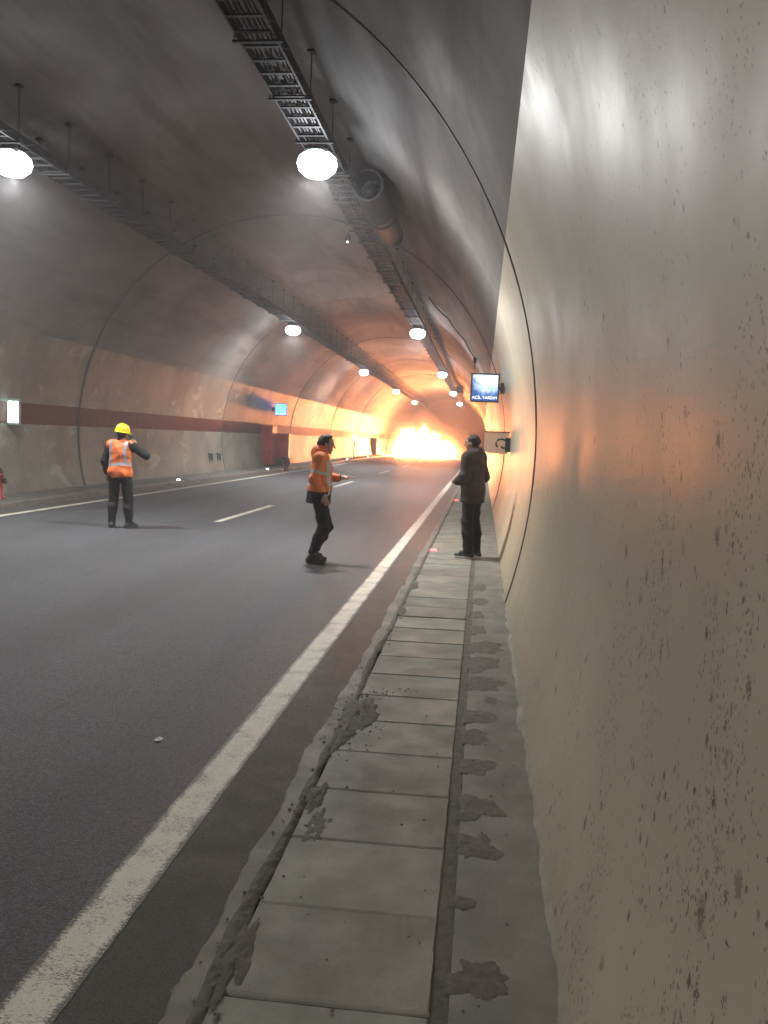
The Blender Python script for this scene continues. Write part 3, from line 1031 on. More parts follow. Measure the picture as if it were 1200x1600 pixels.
# ------------------------------------------------------------------ signed-distance bodies
class SDF:
    def __init__(s, lo, hi, h):
        s.lo = np.array(lo, float); s.h = h
        s.n = np.ceil((np.array(hi) - s.lo) / h).astype(int) + 1
        s.f = np.full(s.n, 1.0, np.float32)
    def region(s, lo, hi):
        i0 = np.maximum(((np.array(lo) - s.lo) / s.h).astype(int) - 1, 0)
        i1 = np.minimum(((np.array(hi) - s.lo) / s.h).astype(int) + 2, s.n)
        if np.any(i1 <= i0): return None
        ax = [s.lo[k] + s.h * np.arange(i0[k], i1[k]) for k in range(3)]
        return tuple(slice(i0[k], i1[k]) for k in range(3)), np.meshgrid(*ax, indexing='ij')
    def blend(s, sl, d, k, sub=False):
        f = s.f[sl]
        if sub:
            s.f[sl] = np.maximum(f, -d); return
        if k <= 0:
            s.f[sl] = np.minimum(f, d)
        else:
            hh = np.clip(0.5 + 0.5 * (d - f) / k, 0, 1)
            s.f[sl] = d * (1 - hh) + f * hh - k * hh * (1 - hh)
    def cone(s, p, q, r0, r1, k=0.03, g=0.0, flat=None):
        p, q = np.array(p, float), np.array(q, float)
        r0 += g; r1 += g
        pad = max(r0, r1) * (1.6 if flat else 1) + k + 0.05
        rg = s.region(np.minimum(p, q) - pad, np.maximum(p, q) + pad)
        if rg is None: return s
        sl, (X, Y, Z) = rg
        d = q - p
        L2 = max(1e-9, d @ d)
        t = np.clip(((X - p[0]) * d[0] + (Y - p[1]) * d[1] + (Z - p[2]) * d[2]) / L2, 0, 1)
        dx, dy, dz = X - p[0] - t * d[0], Y - p[1] - t * d[1], Z - p[2] - t * d[2]
        if flat: dx, dy = dx / flat[0], dy / flat[1]
        s.blend(sl, np.sqrt(dx * dx + dy * dy + dz * dz) - (r0 + (r1 - r0) * t), k)
        return s
    def ell(s, c, rr, k=0.03, g=0.0, sub=False, rot=0.0):
        c, rr = np.array(c, float), np.array(rr, float) + g
        pad = rr.max() + k + 0.05
        rg = s.region(c - pad, c + pad)
        if rg is None: return s
        sl, (X, Y, Z) = rg
        x, y, z = X - c[0], Y - c[1], Z - c[2]
        if rot:
            x, y = x * math.cos(rot) + y * math.sin(rot), -x * math.sin(rot) + y * math.cos(rot)
        k0 = np.sqrt((x / rr[0]) ** 2 + (y / rr[1]) ** 2 + (z / rr[2]) ** 2)
        k1 = np.sqrt((x / rr[0] ** 2) ** 2 + (y / rr[1] ** 2) ** 2 + (z / rr[2] ** 2) ** 2) + 1e-6
        s.blend(sl, k0 * (k0 - 1) / k1, k, sub)
        return s
    def grids(s):
        return np.meshgrid(*[s.lo[k] + s.h * np.arange(s.n[k]) for k in range(3)], indexing='ij')
    def mesh(s, name, mat, keep=None):
        f = s.f
        ins = f < 0
        n = f.shape
        c = np.zeros((n[0] - 1, n[1] - 1, n[2] - 1), np.int32)
        def cor(A, i, j, k): return A[i:n[0] - 1 + i, j:n[1] - 1 + j, k:n[2] - 1 + k]
        for i in (0, 1):
            for j in (0, 1):
                for k in (0, 1): c += cor(ins, i, j, k)
        act = (c > 0) & (c < 8)
        idx = np.full(act.shape, -1, np.int64)
        cells = np.argwhere(act)
        idx[act] = np.arange(len(cells))
        pos = np.zeros((len(cells), 3)); cnt = np.zeros(len(cells))
        ci, cj, ck = cells.T
        cs = [(i, j, k) for i in (0, 1) for j in (0, 1) for k in (0, 1)]
        for A in cs:
            for ax in range(3):
                if A[ax]: continue
                B = list(A); B[ax] = 1
                fa = f[ci + A[0], cj + A[1], ck + A[2]]; fb = f[ci + B[0], cj + B[1], ck + B[2]]
                mm = (fa < 0) != (fb < 0)
                t = np.where(mm, fa / np.where(mm, fa - fb, 1), 0)
                for d in range(3):
                    pos[:, d] += np.where(mm, A[d] + (t if d == ax else 0), 0)
                cnt += mm
        pos = (pos / cnt[:, None] + cells) * s.h + s.lo
        quads = []
        for ax in range(3):
            a1, a2 = (ax + 1) % 3, (ax + 2) % 3
            s0 = [slice(None)] * 3; s1 = [slice(None)] * 3
            s0[ax] = slice(0, n[ax] - 1); s1[ax] = slice(1, n[ax])
            ch = ins[tuple(s0)] != ins[tuple(s1)]
            e = np.argwhere(ch)
            e = e[(e[:, a1] > 0) & (e[:, a2] > 0) & (e[:, a1] < n[a1] - 1) & (e[:, a2] < n[a2] - 1)]
            fl = ins[tuple(e.T)]
            def at(d1, d2):
                q = e.copy(); q[:, a1] += d1; q[:, a2] += d2
                return idx[tuple(q.T)]
            Q = np.stack([at(-1, -1), at(0, -1), at(0, 0), at(-1, 0)], 1)
            Q[~fl] = Q[~fl][:, ::-1]
            quads.append(Q)
        Q = np.concatenate(quads)
        if keep is not None:
            cen = pos[Q].mean(1)
            Q = Q[keep(cen)]
            used, inv = np.unique(Q, return_inverse=True)
            pos = pos[used]; Q = inv.reshape(Q.shape)
        me = bpy.data.meshes.new(name)
        me.from_pydata(pos.tolist(), [], Q.tolist())
        me.polygons.foreach_set('use_smooth', [True] * len(me.polygons))
        me.materials.append(mat)
        me.update()
        return me

def folds(s, seed, amp, n=10, lo=18, hi=55, dirw=(1, 1, 1)):
    X, Y, Z = s.grids()
    rg = np.random.RandomState(seed)
    acc = np.zeros(s.f.shape)
    wx = 0.03 * np.sin(9 * Z + 4 * X + rg.rand() * 6) ; wz_ = 0.03 * np.sin(8 * X + 7 * Y + rg.rand() * 6)
    for i in range(n):
        d = rg.randn(3) * np.array(dirw); d /= np.linalg.norm(d)
        k = rg.uniform(lo, hi)
        ph = rg.rand() * 6.28
        acc += np.abs(np.sin((d[0] * (X + wx) + d[1] * Y + d[2] * (Z + wz_)) * k * .5 + ph)) - .63
    s.f += (amp * acc / math.sqrt(n)).astype(np.float32)

def hand(S, wrist, dirv, palm_n, curl, g=0.0):
    """palm with four fingers and a thumb; dirv along the fingers, palm_n out of the palm"""
    wv, d, nn = Vector(wrist), Vector(dirv).normalized(), Vector(palm_n).normalized()
    nn = (nn - d * nn.dot(d)).normalized()
    sd = d.cross(nn).normalized()
    S.cone(wv, wv + d * 0.05, 0.024, 0.028, 0.015, g)
    for i, (o, L) in enumerate(((-.030, .070), (-.010, .080), (.010, .076), (.029, .060))):
        base = wv + d * 0.085 + sd * o
        S.cone(wv + d * 0.02 + sd * o * .6, base, 0.014, 0.0115, 0.012, g)
        d1 = (d * math.cos(curl * .6) + nn * math.sin(curl * .6)).normalized()
        p1 = base + d1 * L * .5
        d2 = (d * math.cos(curl * 1.6) + nn * math.sin(curl * 1.6)).normalized()
        p2 = p1 + d2 * L * .5
        S.cone(base, p1, 0.0100, 0.0090, 0.004, g)
        S.cone(p1, p2, 0.0090, 0.0078, 0.004, g)
    tb = wv + d * 0.025 - sd * 0.022
    t1 = tb + (d * .6 - sd * .8 + nn * .35).normalized() * .042
    t2 = t1 + (d * .95 - sd * .2 + nn * .4).normalized() * .034
    S.cone(tb, t1, 0.014, 0.0115, 0.01, g); S.cone(t1, t2, 0.0115, 0.009, 0.004, g)

def head(S, c, yaw=0.0, g=0.0, tilt=0.0):
    """head centred at c, facing +Y turned by yaw about z"""
    cv = Vector(c)
    rot = Matrix.Rotation(yaw, 3, 'Z') @ Matrix.Rotation(tilt, 3, 'X')
    P = lambda x, y, z: tuple(cv + rot @ Vector((x, y, z)))
    S.ell(P(0, -.012, .025), (.076, .094, .092), .02, g, rot=yaw)
    S.cone(P(0, .03, -.03), P(0, .052, -.088), .058, .030, .03, g)
    S.cone(P(0, .092, .0), P(0, .110, -.030), .009, .013, .012, g)         # nose
    S.cone(P(-.04, .082, .022), P(.04, .082, .022), .012, .012, .015, g)    # brow
    for q in (-1, 1):
        S.ell(P(q * .031, .090, .004), (.014, .010, .009), .0, g, sub=True)  # eye sockets
        S.ell(P(q * .031, .080, .004), (.012, .012, .011), .004, g)
        S.ell(P(q * .078, -.008, -.005), (.009, .019, .031), .008, g, rot=yaw)   # ears
    S.cone(P(-.02, .086, -.056), P(.02, .086, -.056), .008, .008, .006, g)
    S.ell(P(0, .094, -.0615), (.024, .008, .003), 0, g, sub=True)            # mouth line
    return P

def skeleton(J):
    D = dict(hipL=(-.095, 0, .90), hipR=(.095, 0, .90), kneeL=(-.11, .01, .49), kneeR=(.11, .01, .49), ankL=(-.12, -.02, .085), ankR=(.12, -.02, .085),
             toeL=(-.14, .13, .035), toeR=(.14, .13, .035), pel=(0, 0, .95), waist=(0, 0, 1.08), chest=(0, 0, 1.27), shL=(-.185, 0, 1.42), shR=(.185, 0, 1.42),
             neck=(0, 0, 1.47), head=(0, .02, 1.62), elL=(-.25, -.02, 1.14), elR=(.25, -.02, 1.14), wrL=(-.27, .06, .90), wrR=(.27, .06, .90))
    D.update(J)
    return D

def legs(S, J, g=0.0, k=.03, low=0.0):
    for q in 'LR':
        S.cone(J['hip' + q], J['knee' + q], .083, .056, k, g)
        kn, an = Vector(J['knee' + q]), Vector(J['ank' + q])
        S.cone(kn, kn.lerp(an, .35) + Vector((0, -.012, 0)), .056, .057, k, g)
        S.cone(kn.lerp(an, .35) + Vector((0, -.012, 0)), an + Vector((0, 0, low)), .057, .040, k, g)
def torso(S, J, g=0.0, k=.06):
    S.ell(J['pel'], (.165, .115, .12), k, g)
    S.cone(J['pel'], J['waist'], .118, .112, k, g, (1.22, .95))
    S.cone(J['waist'], J['chest'], .115, .122, k, g, (1.25, .95))
    S.cone(J['shL'], J['shR'], .062, .062, k, g)
    S.cone(Vector(J['chest']) + Vector((0, 0, .02)), Vector(J['neck']) + Vector((0, 0, -.04)), .115, .07, k, g, (1.25, .9))
def arms(S, J, g=0.0, k=.03, cut=1.0, which='LR'):
    for q in which:
        S.cone(J['sh' + q], J['el' + q], .055, .043, k, g)
        S.cone(J['el' + q], Vector(J['el' + q]).lerp(Vector(J['wr' + q]), cut), .043, .043 + (.027 - .043) * cut, k, g)
def shoes(J, name, mat, sole, parent, wob=0):
    for q in 'LR':
        an, to = Vector(J['ank' + q]), Vector(J['toe' + q])
        lo = Vector((min(an.x, to.x) - .12, min(an.y, to.y) - .14, -0.03)); hi = Vector((max(an.x, to.x) + .12, max(an.y, to.y) + .12, .24))
        S = SDF(lo, hi, .008)
        zb = min(an.z - .085, to.z - .035)
        fd = Vector((to.x - an.x, to.y - an.y, 0)).normalized()
        heel = an - fd * .045; heel.z = an.z - .045
        S.cone(heel, to, .040, .036, .03)
        S.cone(an - fd * .01, (an * .45 + to * .55) + Vector((0, 0, .025)), .046, .034, .03)
        S.cone(heel + Vector((0, 0, .01)), an + Vector((0, 0, .03)), .042, .050, .02)
        X, Y, Z = S.grids()
        line = (heel.z - .022) + (to.z - .018 - (heel.z - .022)) * np.clip(((X - heel.x) * fd.x + (Y - heel.y) * fd.y) / max(.05, (to - heel).dot(fd)), 0, 1)
        S.f = np.maximum(S.f, (line - .010 - Z)).astype(np.float32)
        sh = link('shoe', S.mesh('shoe', mat), parent)
        T = SDF(lo, hi, .008)
        T.cone(heel, to, .045, .041, .03)
        T.f = np.maximum(T.f, np.maximum(line - .014 - Z, Z - line - .012)).astype(np.float32)
        link('sole', T.mesh('sole', sole), sh)

def cloth(name, col, rough=.85, var=.25):
    t = NT(name)
    n = t.noise(t.obj(), 9, 5, .6)
    wv = t.noise(t.obj(), 260, 2)
    c = t.mix(t.ramp(n, .3, .7), tuple(q * (1 - var) for q in col), tuple(min(1, q * (1 + var)) for q in col))
    t.bump(t.math('ADD', wv, t.math('MULTIPLY', n, 3)), .003)
    return t.set(c, rough)
SKIN = basic('skin', (.42, .25, .17), .5, 0, .12, 20)
ORANGE = cloth('hi_vis_orange', (.86, .20, .055), .7, .10)
ORANGE2 = cloth('hi_vis_orange_jacket', (.78, .22, .075), .7, .12)
REFL = basic('reflective_tape', (.46, .46, .50), .35, .3, .1)
BLACKC = cloth('black_cloth', (.011, .011, .012))
DKTROU = cloth('dark_trousers', (.013, .012, .013))
DKCOAT = cloth('dark_coat', (.05, .034, .029), .85)
HAIR = basic('dark_hair', (.018, .014, .012), .6, 0, .3, 60, .004)
SHOE = basic('dark_shoe', (.03, .03, .032), .55)
SOLEG = basic('grey_sole', (.12, .12, .12), .7)
SOLEW = basic('white_sole', (.6, .6, .6), .6)
HELM = basic('yellow_helmet_plastic', (.80, .68, .02), .30, 0, .05, 3)

def full_body(J, hands, hd_yaw=0, hd_tilt=0, lo=(-.75, -.5, -.03), hi=(.75, .75, 1.8)):
    S = SDF(lo, hi, .0085)
    legs(S, J, -.004); torso(S, J, -.006); arms(S, J, -.002)
    for q in 'LR':
        an, to = Vector(J['ank' + q]), Vector(J['toe' + q])
        S.cone(an - Vector((0, 0, .045)), to, .034, .026, .02)
    nk, hc = Vector(J['neck']), Vector(J['head'])
    S.cone(nk + Vector((0, -.005, -.05)), hc + Vector((0, -.02, -.05)), .058, .052, .025)
    for (q, d, nn, cu) in hands:
        hand(S, J['wr' + q], d, nn, cu)
    head(S, hc, hd_yaw, 0, hd_tilt)
    return S.mesh('body', SKIN)

# --- person with the yellow helmet, back to the camera, phone at the ear
def person_helmet():
    root = empty('person', (-6.06, 13.25, 0.002), R(-3))
    J = skeleton(dict(ankL=(-.135, -.02, .085), ankR=(.165, .02, .085), toeL=(-.175, .115, .035), toeR=(.235, .145, .035), kneeL=(-.125, .02, .49), kneeR=(.135, .03, .49),
                      hipL=(-.10, 0, .90), hipR=(.10, 0, .90), shL=(-.19, .0, 1.40), shR=(.19, 0, 1.40), elL=(-.275, -.03, 1.13), wrL=(-.255, .03, .89),
                      elR=(.41, .10, 1.24), wrR=(.215, .14, 1.43), neck=(0, .01, 1.45), head=(.02, .03, 1.575)))
    pdir = Vector((-.55, -.15, .8))
    body = link('body', full_body(J, [('L', (0.02, .12, -1), (1, .1, 0), .7), ('R', pdir, (-.8, -.2, -.5), .9)], R(-8)), root)
    B = ((-.6, -.35, .0), (.6, .35, 1.6))
    S = SDF(B[0], B[1], .009)
    legs(S, J, .022, .035, .03); S.ell(J['pel'], (.17, .125, .13), .05, .016); folds(S, 3, .011, 9, 20, 60, (.4, .4, 1))
    X, Y, Z = S.grids(); S.f = np.maximum(S.f, np.maximum(Z - 1.06, .085 - Z)).astype(np.float32)
    link('trousers', S.mesh('trousers', BLACKC), root)
    S = SDF((-.6, -.4, .8), (.6, .45, 1.6), .009)
    torso(S, J, .012); arms(S, J, .017, .04, .92); S.cone(Vector(J['neck']) + Vector((0, -.01, -.03)), Vector(J['neck']) + Vector((0, -.005, .035)), .066, .064, .03)
    folds(S, 5, .005, 9, 22, 60)
    X, Y, Z = S.grids(); S.f = np.maximum(S.f, .90 - Z).astype(np.float32)
    link('jacket', S.mesh('jacket', BLACKC), root)
    def vest(g):
        S = SDF((-.4, -.4, .8), (.4, .4, 1.6), .0085)
        torso(S, J, .030 + g)
        S.ell((0, -.0, .93), (.20, .15, .14), .06, g)
        for q in (-1, 1):
            S.ell((q * .335, .0, 1.33), (.13, .3, .17), 0, 0, sub=True)
        S.ell((0, .06, 1.52), (.085, .13, .075), 0, 0, sub=True)
        folds(S, 8, .019, 7, 16, 48, (.7, .3, 1))
        X, Y, Z = S.grids(); S.f = np.maximum(S.f, np.maximum(.86 + .02 * np.sin(9 * X) - .03 * X - Z, Z - 1.50)).astype(np.float32)
        return S
    V = vest(0)
    ve = link('vest', V.mesh('vest', ORANGE), root)
    T = vest(.003)
    def band(c):
        x, y, z = c.T
        zb = 1.085 - .05 * x + .02 * np.sin(x * 9)
        hor = np.abs(z - zb) < .026
        ver = (np.abs(np.abs(x) - .135) < .026) & (z > zb)
        return (hor | ver) & (z < 1.47)
    link('reflective_tape', T.mesh('reflective_tape', REFL, band), ve)
    hc = Vector(J['head']) + Vector((-.002, -.012, .052))
    h = empty('helmet_root')
    bpy.data.objects.remove(h)
    m = MB()
    N = 32
    vs, fs = [], []
    prof = [(1.0, 0.0), (1.0, .02), (.97, .05), (.88, .085), (.70, .115), (.42, .134), (.16, .140), (0.001, .141)]
    for i, (rr, z) in enumerate(prof):
        for k in range(N):
            t = 2 * math.pi * k / N
            rid = 1 + .035 * math.exp(-((math.cos(t)) / .16) ** 2) * (rr > .2) * (i > 0)
            vs.append((.112 * rr * math.cos(t), .132 * rr * math.sin(t), z * rid + (.004 if abs(math.cos(t)) < .16 else 0) * (i > 1)))
    for i in range(len(prof) - 1):
        for k in range(N):
            fs.append((i * N + k, i * N + (k + 1) % N, (i + 1) * N + (k + 1) % N, (i + 1) * N + k))
    m.add(vs, fs)
    he = m.build('helmet', HELM, root, True)
    he.location = hc; he.rotation_euler = (R(-6), R(4), R(-20))
    m = MB()
    vs = []
    for k in range(N):
        t = 2 * math.pi * k / N
        fr = max(0, math.sin(t)) ** 2
        ext = .012 + .045 * fr
        vs += [(.110 * math.cos(t), .130 * math.sin(t), .006), ((.112 + ext) * math.cos(t), (.132 + ext) * math.sin(t), -.008 - .006 * fr), ((.112 + ext) * math.cos(t), (.132 + ext) * math.sin(t), -.014 - .006 * fr), (.108 * math.cos(t), .128 * math.sin(t), -.004)]
    fs = []
    for k in range(N):
        k2 = (k + 1) % N
        for i in range(4):
            fs.append((4 * k + i, 4 * k + (i + 1) % 4, 4 * k2 + (i + 1) % 4, 4 * k2 + i))
    m.add(vs, fs); m.build('brim', HELM, he, True)
    S = SDF(hc - Vector((.13, .15, .16)), hc + Vector((.13, .15, .06)), .008)
    S.ell(Vector(J['head']) + Vector((0, -.02, .02)), (.080, .092, .095), .02); 
    X, Y, Z = S.grids(); S.f = np.maximum(S.f, np.maximum(Y - J['head'][1] - .03, J['head'][2] - .055 - Z)).astype(np.float32)
    link('hair', S.mesh('hair', HAIR), root)
    shoes(J, 'shoe', SHOE, SOLEG, root)
    tag(root, 'person in yellow helmet and orange vest seen from behind, phone at ear', 'person')
    ph = empty('mobile_phone', root.matrix_world @ Vector((0, 0, 0)))
    wpos = Vector(J['wr' + 'R']) + pdir.normalized() * .085 + Vector((-.035, -.012, 0))
    ph.location = Matrix.Translation(root.location) @ Matrix.Rotation(R(-3), 4, 'Z') @ wpos
    ph.rotation_euler = (R(-12), R(-28), R(-20))
    MB().box((-.006, -.036, -.075), (.006, .036, .075), bev=.004).build('case', BLACKP, ph)
    MB().box((-.0075, -.033, -.07), (-.0062, .033, .07)).build('glass', basic('phone_glass', (.02, .02, .025), .1), ph)
    tag(ph, 'dark mobile phone held to the ear under the yellow helmet', 'phone')
person_helmet()

# --- person in the orange jacket, walking pose, pointing at the fire
def person_jacket():
    root = empty('person', (-2.13, 10.75, 0.002), R(-72))
    J = skeleton(dict(hipL=(-.09, 0, .90), hipR=(.09, 0, .90), pel=(0, 0, .95), waist=(0, .015, 1.08), chest=(0, .02, 1.27),
                      kneeL=(-.09, .135, .49), kneeR=(.09, .06, .48), ankL=(-.09, -.03, .10), ankR=(.10, -.075, .085), toeL=(-.10, .11, .035), toeR=(.13, .065, .035),
                      shL=(-.185, .06, 1.40), shR=(.185, -.03, 1.40), neck=(0, .035, 1.46), head=(0, .085, 1.59),
                      elL=(-.21, .12, 1.14), wrL=(-.12, .32, 1.15), elR=(.235, -.10, 1.13), wrR=(.235, .04, .915)))
    body = link('body', full_body(J, [('L', (.1, 1, .1), (0, -.1, -1), .25), ('R', (0, .35, -1), (-1, .2, 0), .8)], R(-12), R(-6)), root)
    S = SDF((-.5, -.4, .0), (.5, .5, 1.2), .009)
    legs(S, J, .020, .035, .07); S.ell(J['pel'], (.165, .12, .13), .05, .014); folds(S, 13, .011, 9, 20, 60, (.4, .4, 1))
    X, Y, Z = S.grids(); S.f = np.maximum(S.f, np.maximum(Z - 1.06, .145 - Z)).astype(np.float32)
    link('trousers', S.mesh('trousers', DKTROU), root)
    # black under-coat whose hem shows
    S = SDF((-.5, -.5, .6), (.5, .6, 1.3), .009)
    S.cone((0, -.01, .82), (0, .01, 1.1), .150, .135, .04, 0, (1.15, 1.12)); folds(S, 15, .005, 7, 15, 40, (1, 1, .3))
    X, Y, Z = S.grids(); S.f = np.maximum(S.f, np.maximum(.80 - .05 * Y - Z, Z - 1.10)).astype(np.float32)
    uc = link('under_coat', S.mesh('under_coat', BLACKC), root)
    S = SDF((-.5, -.5, .8), (.5, .7, 1.65), .0085)
    torso(S, J, .022); arms(S, J, .020, .045, .70)
    S.ell((0, .0, 1.02), (.19, .155, .10), .05, 0)
    S.cone(Vector(J['neck']) + Vector((0, -.055, .0)), Vector(J['neck']) + Vector((0, -.015, .06)), .085, .075, .04)   # hood / collar
    S.ell(Vector(J['neck']) + Vector((0, -.10, .02)), (.10, .06, .08), .05)
    folds(S, 17, .018, 8, 16, 48, (.8, .8, 1))
    X, Y, Z = S.grids(); S.f = np.maximum(S.f, .965 - Z).astype(np.float32)
    jk = link('jacket', S.mesh('jacket', ORANGE2), root)
    T = SDF((-.5, -.5, .8), (.5, .7, 1.65), .0085)
    torso(T, J, .025); arms(T, J, .023, .045, .70); T.ell((0, .0, 1.02), (.193, .158, .10), .05, 0)
    folds(T, 17, .018, 8, 16, 48, (.8, .8, 1))
    eR, wR, sR = Vector(J['elR']), Vector(J['wrR']), Vector(J['shR'])
    def band(c):
        x, y, z = c.T
        onarm = (x > .165) & (np.abs(y + .07) < .14)
        b1 = (np.abs(z - 1.235 + .25 * (y + .07)) < .020) & onarm
        b2 = (np.abs(z - 1.075) < .022) & (x < .13)
        b3 = (np.abs(y - .10) < .03) & (x > 0) & (x < .17) & (z < 1.38)
        return b1 | b2 | b3
    link('reflective_tape', T.mesh('reflective_tape', REFL, band), jk)
    # dark forearm sleeves with pale cuff
    CUFF = basic('pale_cuff', (.42, .40, .38), .8)
    for q in 'LR':
        e, w_ = Vector(J['el' + q]), Vector(J['wr' + q])
        S = SDF((-.5, -.4, .8), (.5, .7, 1.4), .008)
        S.cone(e.lerp(w_, .5), e.lerp(w_, .88), .046, .040, .02)
        folds(S, 19, .004, 6, 25, 60)
        sl = link('sleeve', S.mesh('sleeve', BLACKC), root)
        S = SDF((-.5, -.4, .8), (.5, .7, 1.4), .008)
        S.cone(e.lerp(w_, .86), e.lerp(w_, .95), .038, .036, .01)
        link('cuff', S.mesh('cuff', CUFF), sl)
    hc = Vector(J['head'])
    S = SDF(hc - Vector((.14, .16, .14)), hc + Vector((.14, .17, .16)), .007)
    S.ell(hc + Vector((.0, -.03, .045)), (.086, .098, .088), .02)
    S.ell(hc + Vector((.01, .0, .100)), (.058, .060, .036), .03)
    S.cone(hc + Vector((0, -.09, .02)), hc + Vector((0, -.07, -.06)), .045, .03, .03)
    folds(S, 23, .011, 9, 50, 120)
    X, Y, Z = S.grids()
    S.f = np.maximum(S.f, (Y - hc.y - .012 - .012 * np.sin(X * 90)) * .8 - np.clip((Z - hc.z - .066) * 1.4, 0, .038)).astype(np.float32)
    link('hair', S.mesh('hair', HAIR), root)
    shoes(J, 'shoe', SHOE, SOLEG, root)
    tag(root, 'dark-haired person in orange jacket pointing toward the fire from the road', 'person')
person_jacket()

# --- person in dark clothes on the walkway
def person_dark():
    root = empty('person', (-0.105, 11.85, 0.034), R(64))
    J = skeleton(dict(hipL=(-.09, 0, .93), hipR=(.09, 0, .93), pel=(0, 0, .98), waist=(0, .0, 1.12), chest=(0, .0, 1.31),
                      kneeL=(-.095, .015, .51), kneeR=(.10, .01, .51), ankL=(-.10, -.02, .085), ankR=(.115, -.05, .085), toeL=(-.12, .15, .035), toeR=(.16, .12, .035),
                      shL=(-.185, .01, 1.45), shR=(.185, .0, 1.45), neck=(0, .015, 1.51), head=(0, .05, 1.655),
                      elL=(-.25, .02, 1.18), wrL=(-.13, .19, 1.10), elR=(.27, -.05, 1.17), wrR=(.20, .13, 1.02)))
    body = link('body', full_body(J, [('L', (.6, .7, .1), (0, 0, -1), .9), ('R', (-.3, .6, -.5), (-.8, 0, -.3), .9)], R(6), lo=(-.6, -.45, -.03), hi=(.6, .6, 1.82)), root)
    S = SDF((-.5, -.4, .0), (.5, .4, 1.2), .009)
    legs(S, J, .026, .035, .0); S.ell(J['pel'], (.165, .12, .13), .05, .014); folds(S, 33, .011, 9, 20, 60, (.4, .4, 1))
    X, Y, Z = S.grids(); S.f = np.maximum(S.f, np.maximum(Z - 1.1, .07 - Z)).astype(np.float32)
    link('trousers', S.mesh('trousers', DKTROU), root)
    S = SDF((-.55, -.45, .65), (.55, .5, 1.65), .0085)
    torso(S, J, .030); arms(S, J, .030, .045, .92)
    S.cone((0, 0, .84), (0, 0, 1.12), .162, .135, .06, 0, (1.25, 1.05))
    S.cone(Vector(J['neck']) + Vector((0, -.02, -.02)), Vector(J['neck']) + Vector((0, -.01, .05)), .078, .074, .03)
    S.ell(Vector(J['neck']) + Vector((0, -.09, .0)), (.11, .05, .08), .04)
    folds(S, 37, .014, 8, 16, 44)
    X, Y, Z = S.grids(); S.f = np.maximum(S.f, .80 - Z).astype(np.float32)
    link('coat', S.mesh('coat', DKCOAT), root)
    hc = Vector(J['head'])
    S = SDF(hc - Vector((.14, .15, .14)), hc + Vector((.14, .15, .16)), .0075)
    S.ell(hc + Vector((.0, -.025, .04)), (.085, .098, .090), .02)
    S.cone(hc + Vector((0, -.085, .02)), hc + Vector((0, -.065, -.06)), .045, .03, .03)
    folds(S, 39, .004, 8, 60, 130)
    X, Y, Z = S.grids()
    S.f = np.maximum(S.f, (Y - hc.y - .03) * .8 - np.clip((Z - hc.z - .045) * 3, 0, 1)).astype(np.float32)
    link('hair', S.mesh('hair', HAIR), root)
    shoes(J, 'shoe', SHOE, SOLEW, root)
    tag(root, 'person in dark coat and white-soled shoes standing on the paved walkway', 'person')
person_dark()

# ------------------------------------------------------------------ fire
fire = empty('fire', (-5.9, 75, 0))
def flame_mat():
    t = NT('flame')
    x, y, z = t.xyz(t.pos())
    n = t.noise(t.pos(), 1.4, 4, .6, .8)
    c = t.mix(t.ramp(t.math('ADD', z, t.math('MULTIPLY', n, 2.0)), 0.8, 4.5), (1.0, .31, .10), (1.0, .24, .065))
    t.set((0.0, 0.0, 0.0), 1.0, 0, 0)
    t.put(t.b.inputs['Emission Color'], c)
    t.put(t.b.inputs['Emission Strength'], t.ramp(t.math('ADD', t.noise(t.pos(), 2.2, 5, .65, 1.2), t.math('MULTIPLY', z, -.06)), .30, .58, FIRE_W * .04, FIRE_W * 1.5))
    return t.mat
FLAME = flame_mat()
rg = random.Random(21)
FX, FY = -6.0, 84.0
GL = [SDF((FX - 6.5, FY - 6, -.2), (FX + 6.5, FY + 6, 7.2), .24) for q in range(4)]
fire.location = (FX, FY, 0)
for (cx, cy, wd, hmax, n, sd) in ((-6.8, 84, 1.3, 4.7, 13, 1), (-5.1, 84.4, 1.0, 3.0, 9, 2), (-3.7, 84.6, .6, 2.0, 6, 3), (-8.1, 84.6, .6, 3.2, 6, 4), (-6.2, 82.4, 1.5, 1.2, 7, 5)):
    S = SDF((cx - wd - 1.2, cy - 1.8, -0.1), (cx + wd + 1.2, cy + 1.8, hmax + 1.2), .13)
    for i in range(n):
        x = cx + rg.uniform(-wd, wd); y = cy + rg.uniform(-.7, .7)
        h = hmax * rg.uniform(.6, 1.0) * (1 - .4 * abs(x - cx) / wd)
        r0 = rg.uniform(.42, .68)
        lean = rg.uniform(-.25, .25)
        p0 = Vector((x, y, .15)); p1 = Vector((x + lean * .4, y, h * .45)); p2 = Vector((x - lean * .3, y, h * .72)); p3 = Vector((x + lean, y, h * .92))
        S.cone(p0, p1, r0, r0 * .9, .3); S.cone(p1, p2, r0 * .9, r0 * .6, .25); S.cone(p2, p3, r0 * .6, .16, .2)
        for G, e in zip(GL, (.18, .42, .8, 1.3)):
            G.cone(p0, p1, r0 + e, r0 * .9 + e, .5); G.cone(p1, p3, r0 * .9 + e, .1 + e, .5)
    folds(S, 60 + sd, .10, 8, 2.5, 7)
    X, Y, Z = S.grids(); S.f = np.maximum(S.f, .02 - Z).astype(np.float32)
    o = link('flame', S.mesh('flame', FLAME), fire); o.location = (-FX, -FY, 0)
tag(fire, 'blazing white and yellow fire on the roadway at the far end', 'fire')

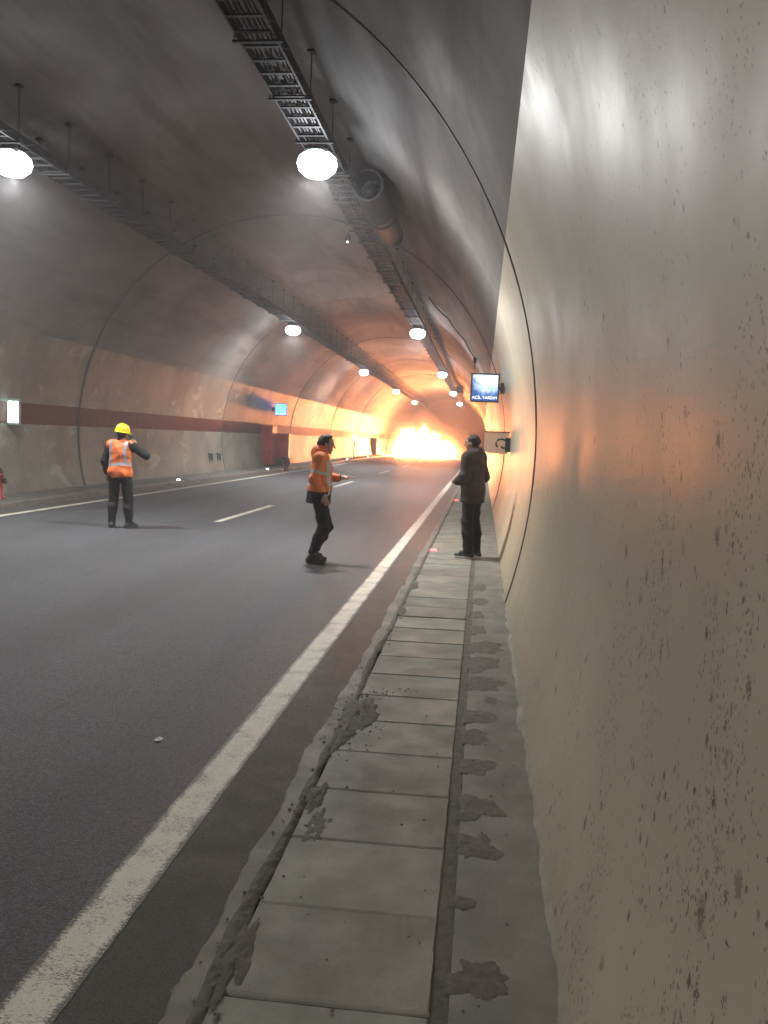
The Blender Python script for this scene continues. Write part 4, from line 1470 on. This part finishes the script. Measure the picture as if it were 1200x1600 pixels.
# ------------------------------------------------------------------ smoke plug filling the bore behind the fire
def volume(name, col, dens, aniso=0.0, absorb=None):
    t = NT(name)
    t.n.remove(t.b)
    v = t.node('ShaderNodeVolumePrincipled')
    v.inputs['Color'].default_value = (*col, 1)
    v.inputs['Density'].default_value = dens
    v.inputs['Anisotropy'].default_value = aniso
    if absorb: v.inputs['Absorption Color'].default_value = (*absorb, 1)
    t.t.links.new(v.outputs[0], t.out.inputs['Volume'])
    return t.mat
m = MB()
NA, vs, fs = 48, [], []
def ringpts(yf, sc, bump):
    out = []
    for k in range(NA):
        t = 2 * math.pi * k / NA
        x = CX + (RAD - .05) * math.cos(t) * sc
        z = CZ + (RAD - .05) * math.sin(t) * sc
        z = max(z, .01 + (0.0))
        out.append((x, yf + bump * mnoise.fractal(Vector((x * .5, z * .5, 2)), .9, 2, 4), z))
    return out
rings = [(107.0, s, 1.2) for s in (.15, .35, .55, .75, .9, 1.0)] + [(148.0, 1.0, 0)]
for (yf, s, bp) in rings: vs += ringpts(yf, s, bp)
for i in range(len(rings) - 1):
    for k in range(NA):
        k2 = (k + 1) % NA
        fs.append((i * NA + k, i * NA + k2, (i + 1) * NA + k2, (i + 1) * NA + k))
fs.append(tuple(range(NA))); fs.append(tuple((len(rings) - 1) * NA + k for k in reversed(range(NA))))
m.add(vs, fs)
o = m.build('smoke', volume('dark_smoke', (.085, .06, .05), .6), None, True)
tag(o, 'thick dark brown smoke filling the tunnel behind the fire', 'smoke', kind='stuff')

# nested emissive shells added round the flames to imitate a soft bloom
for q, G in enumerate(GL):
    folds(G, 77 + q, .12 + .05 * q, 8, 1.5, 4)
    X, Y, Z = G.grids(); G.f = np.maximum(G.f, .03 + .01 * q - Z).astype(np.float32)
    gm = volume('bloom_shell', (.6, .5, .4), .012)
    gv = [n for n in gm.node_tree.nodes if n.bl_idname == 'ShaderNodeVolumePrincipled'][0]
    gv.inputs['Emission Strength'].default_value = (.6, .34, .18, .07)[q]
    gv.inputs['Emission Color'].default_value = (1.0, .42 - .05 * q, .12, 1)
    o = link('flame_glow', G.mesh('flame_glow', gm), fire); o.location = (-FX, -FY, 0)

# ------------------------------------------------------------------ haze
m = MB().box((-14, YB - 2, -1.4), (4, YE + 2, 7.6))
o = m.build('haze', volume('haze_air', (.93, .93, .95), HAZE_D, 0.2))
tag(o, kind='stuff')
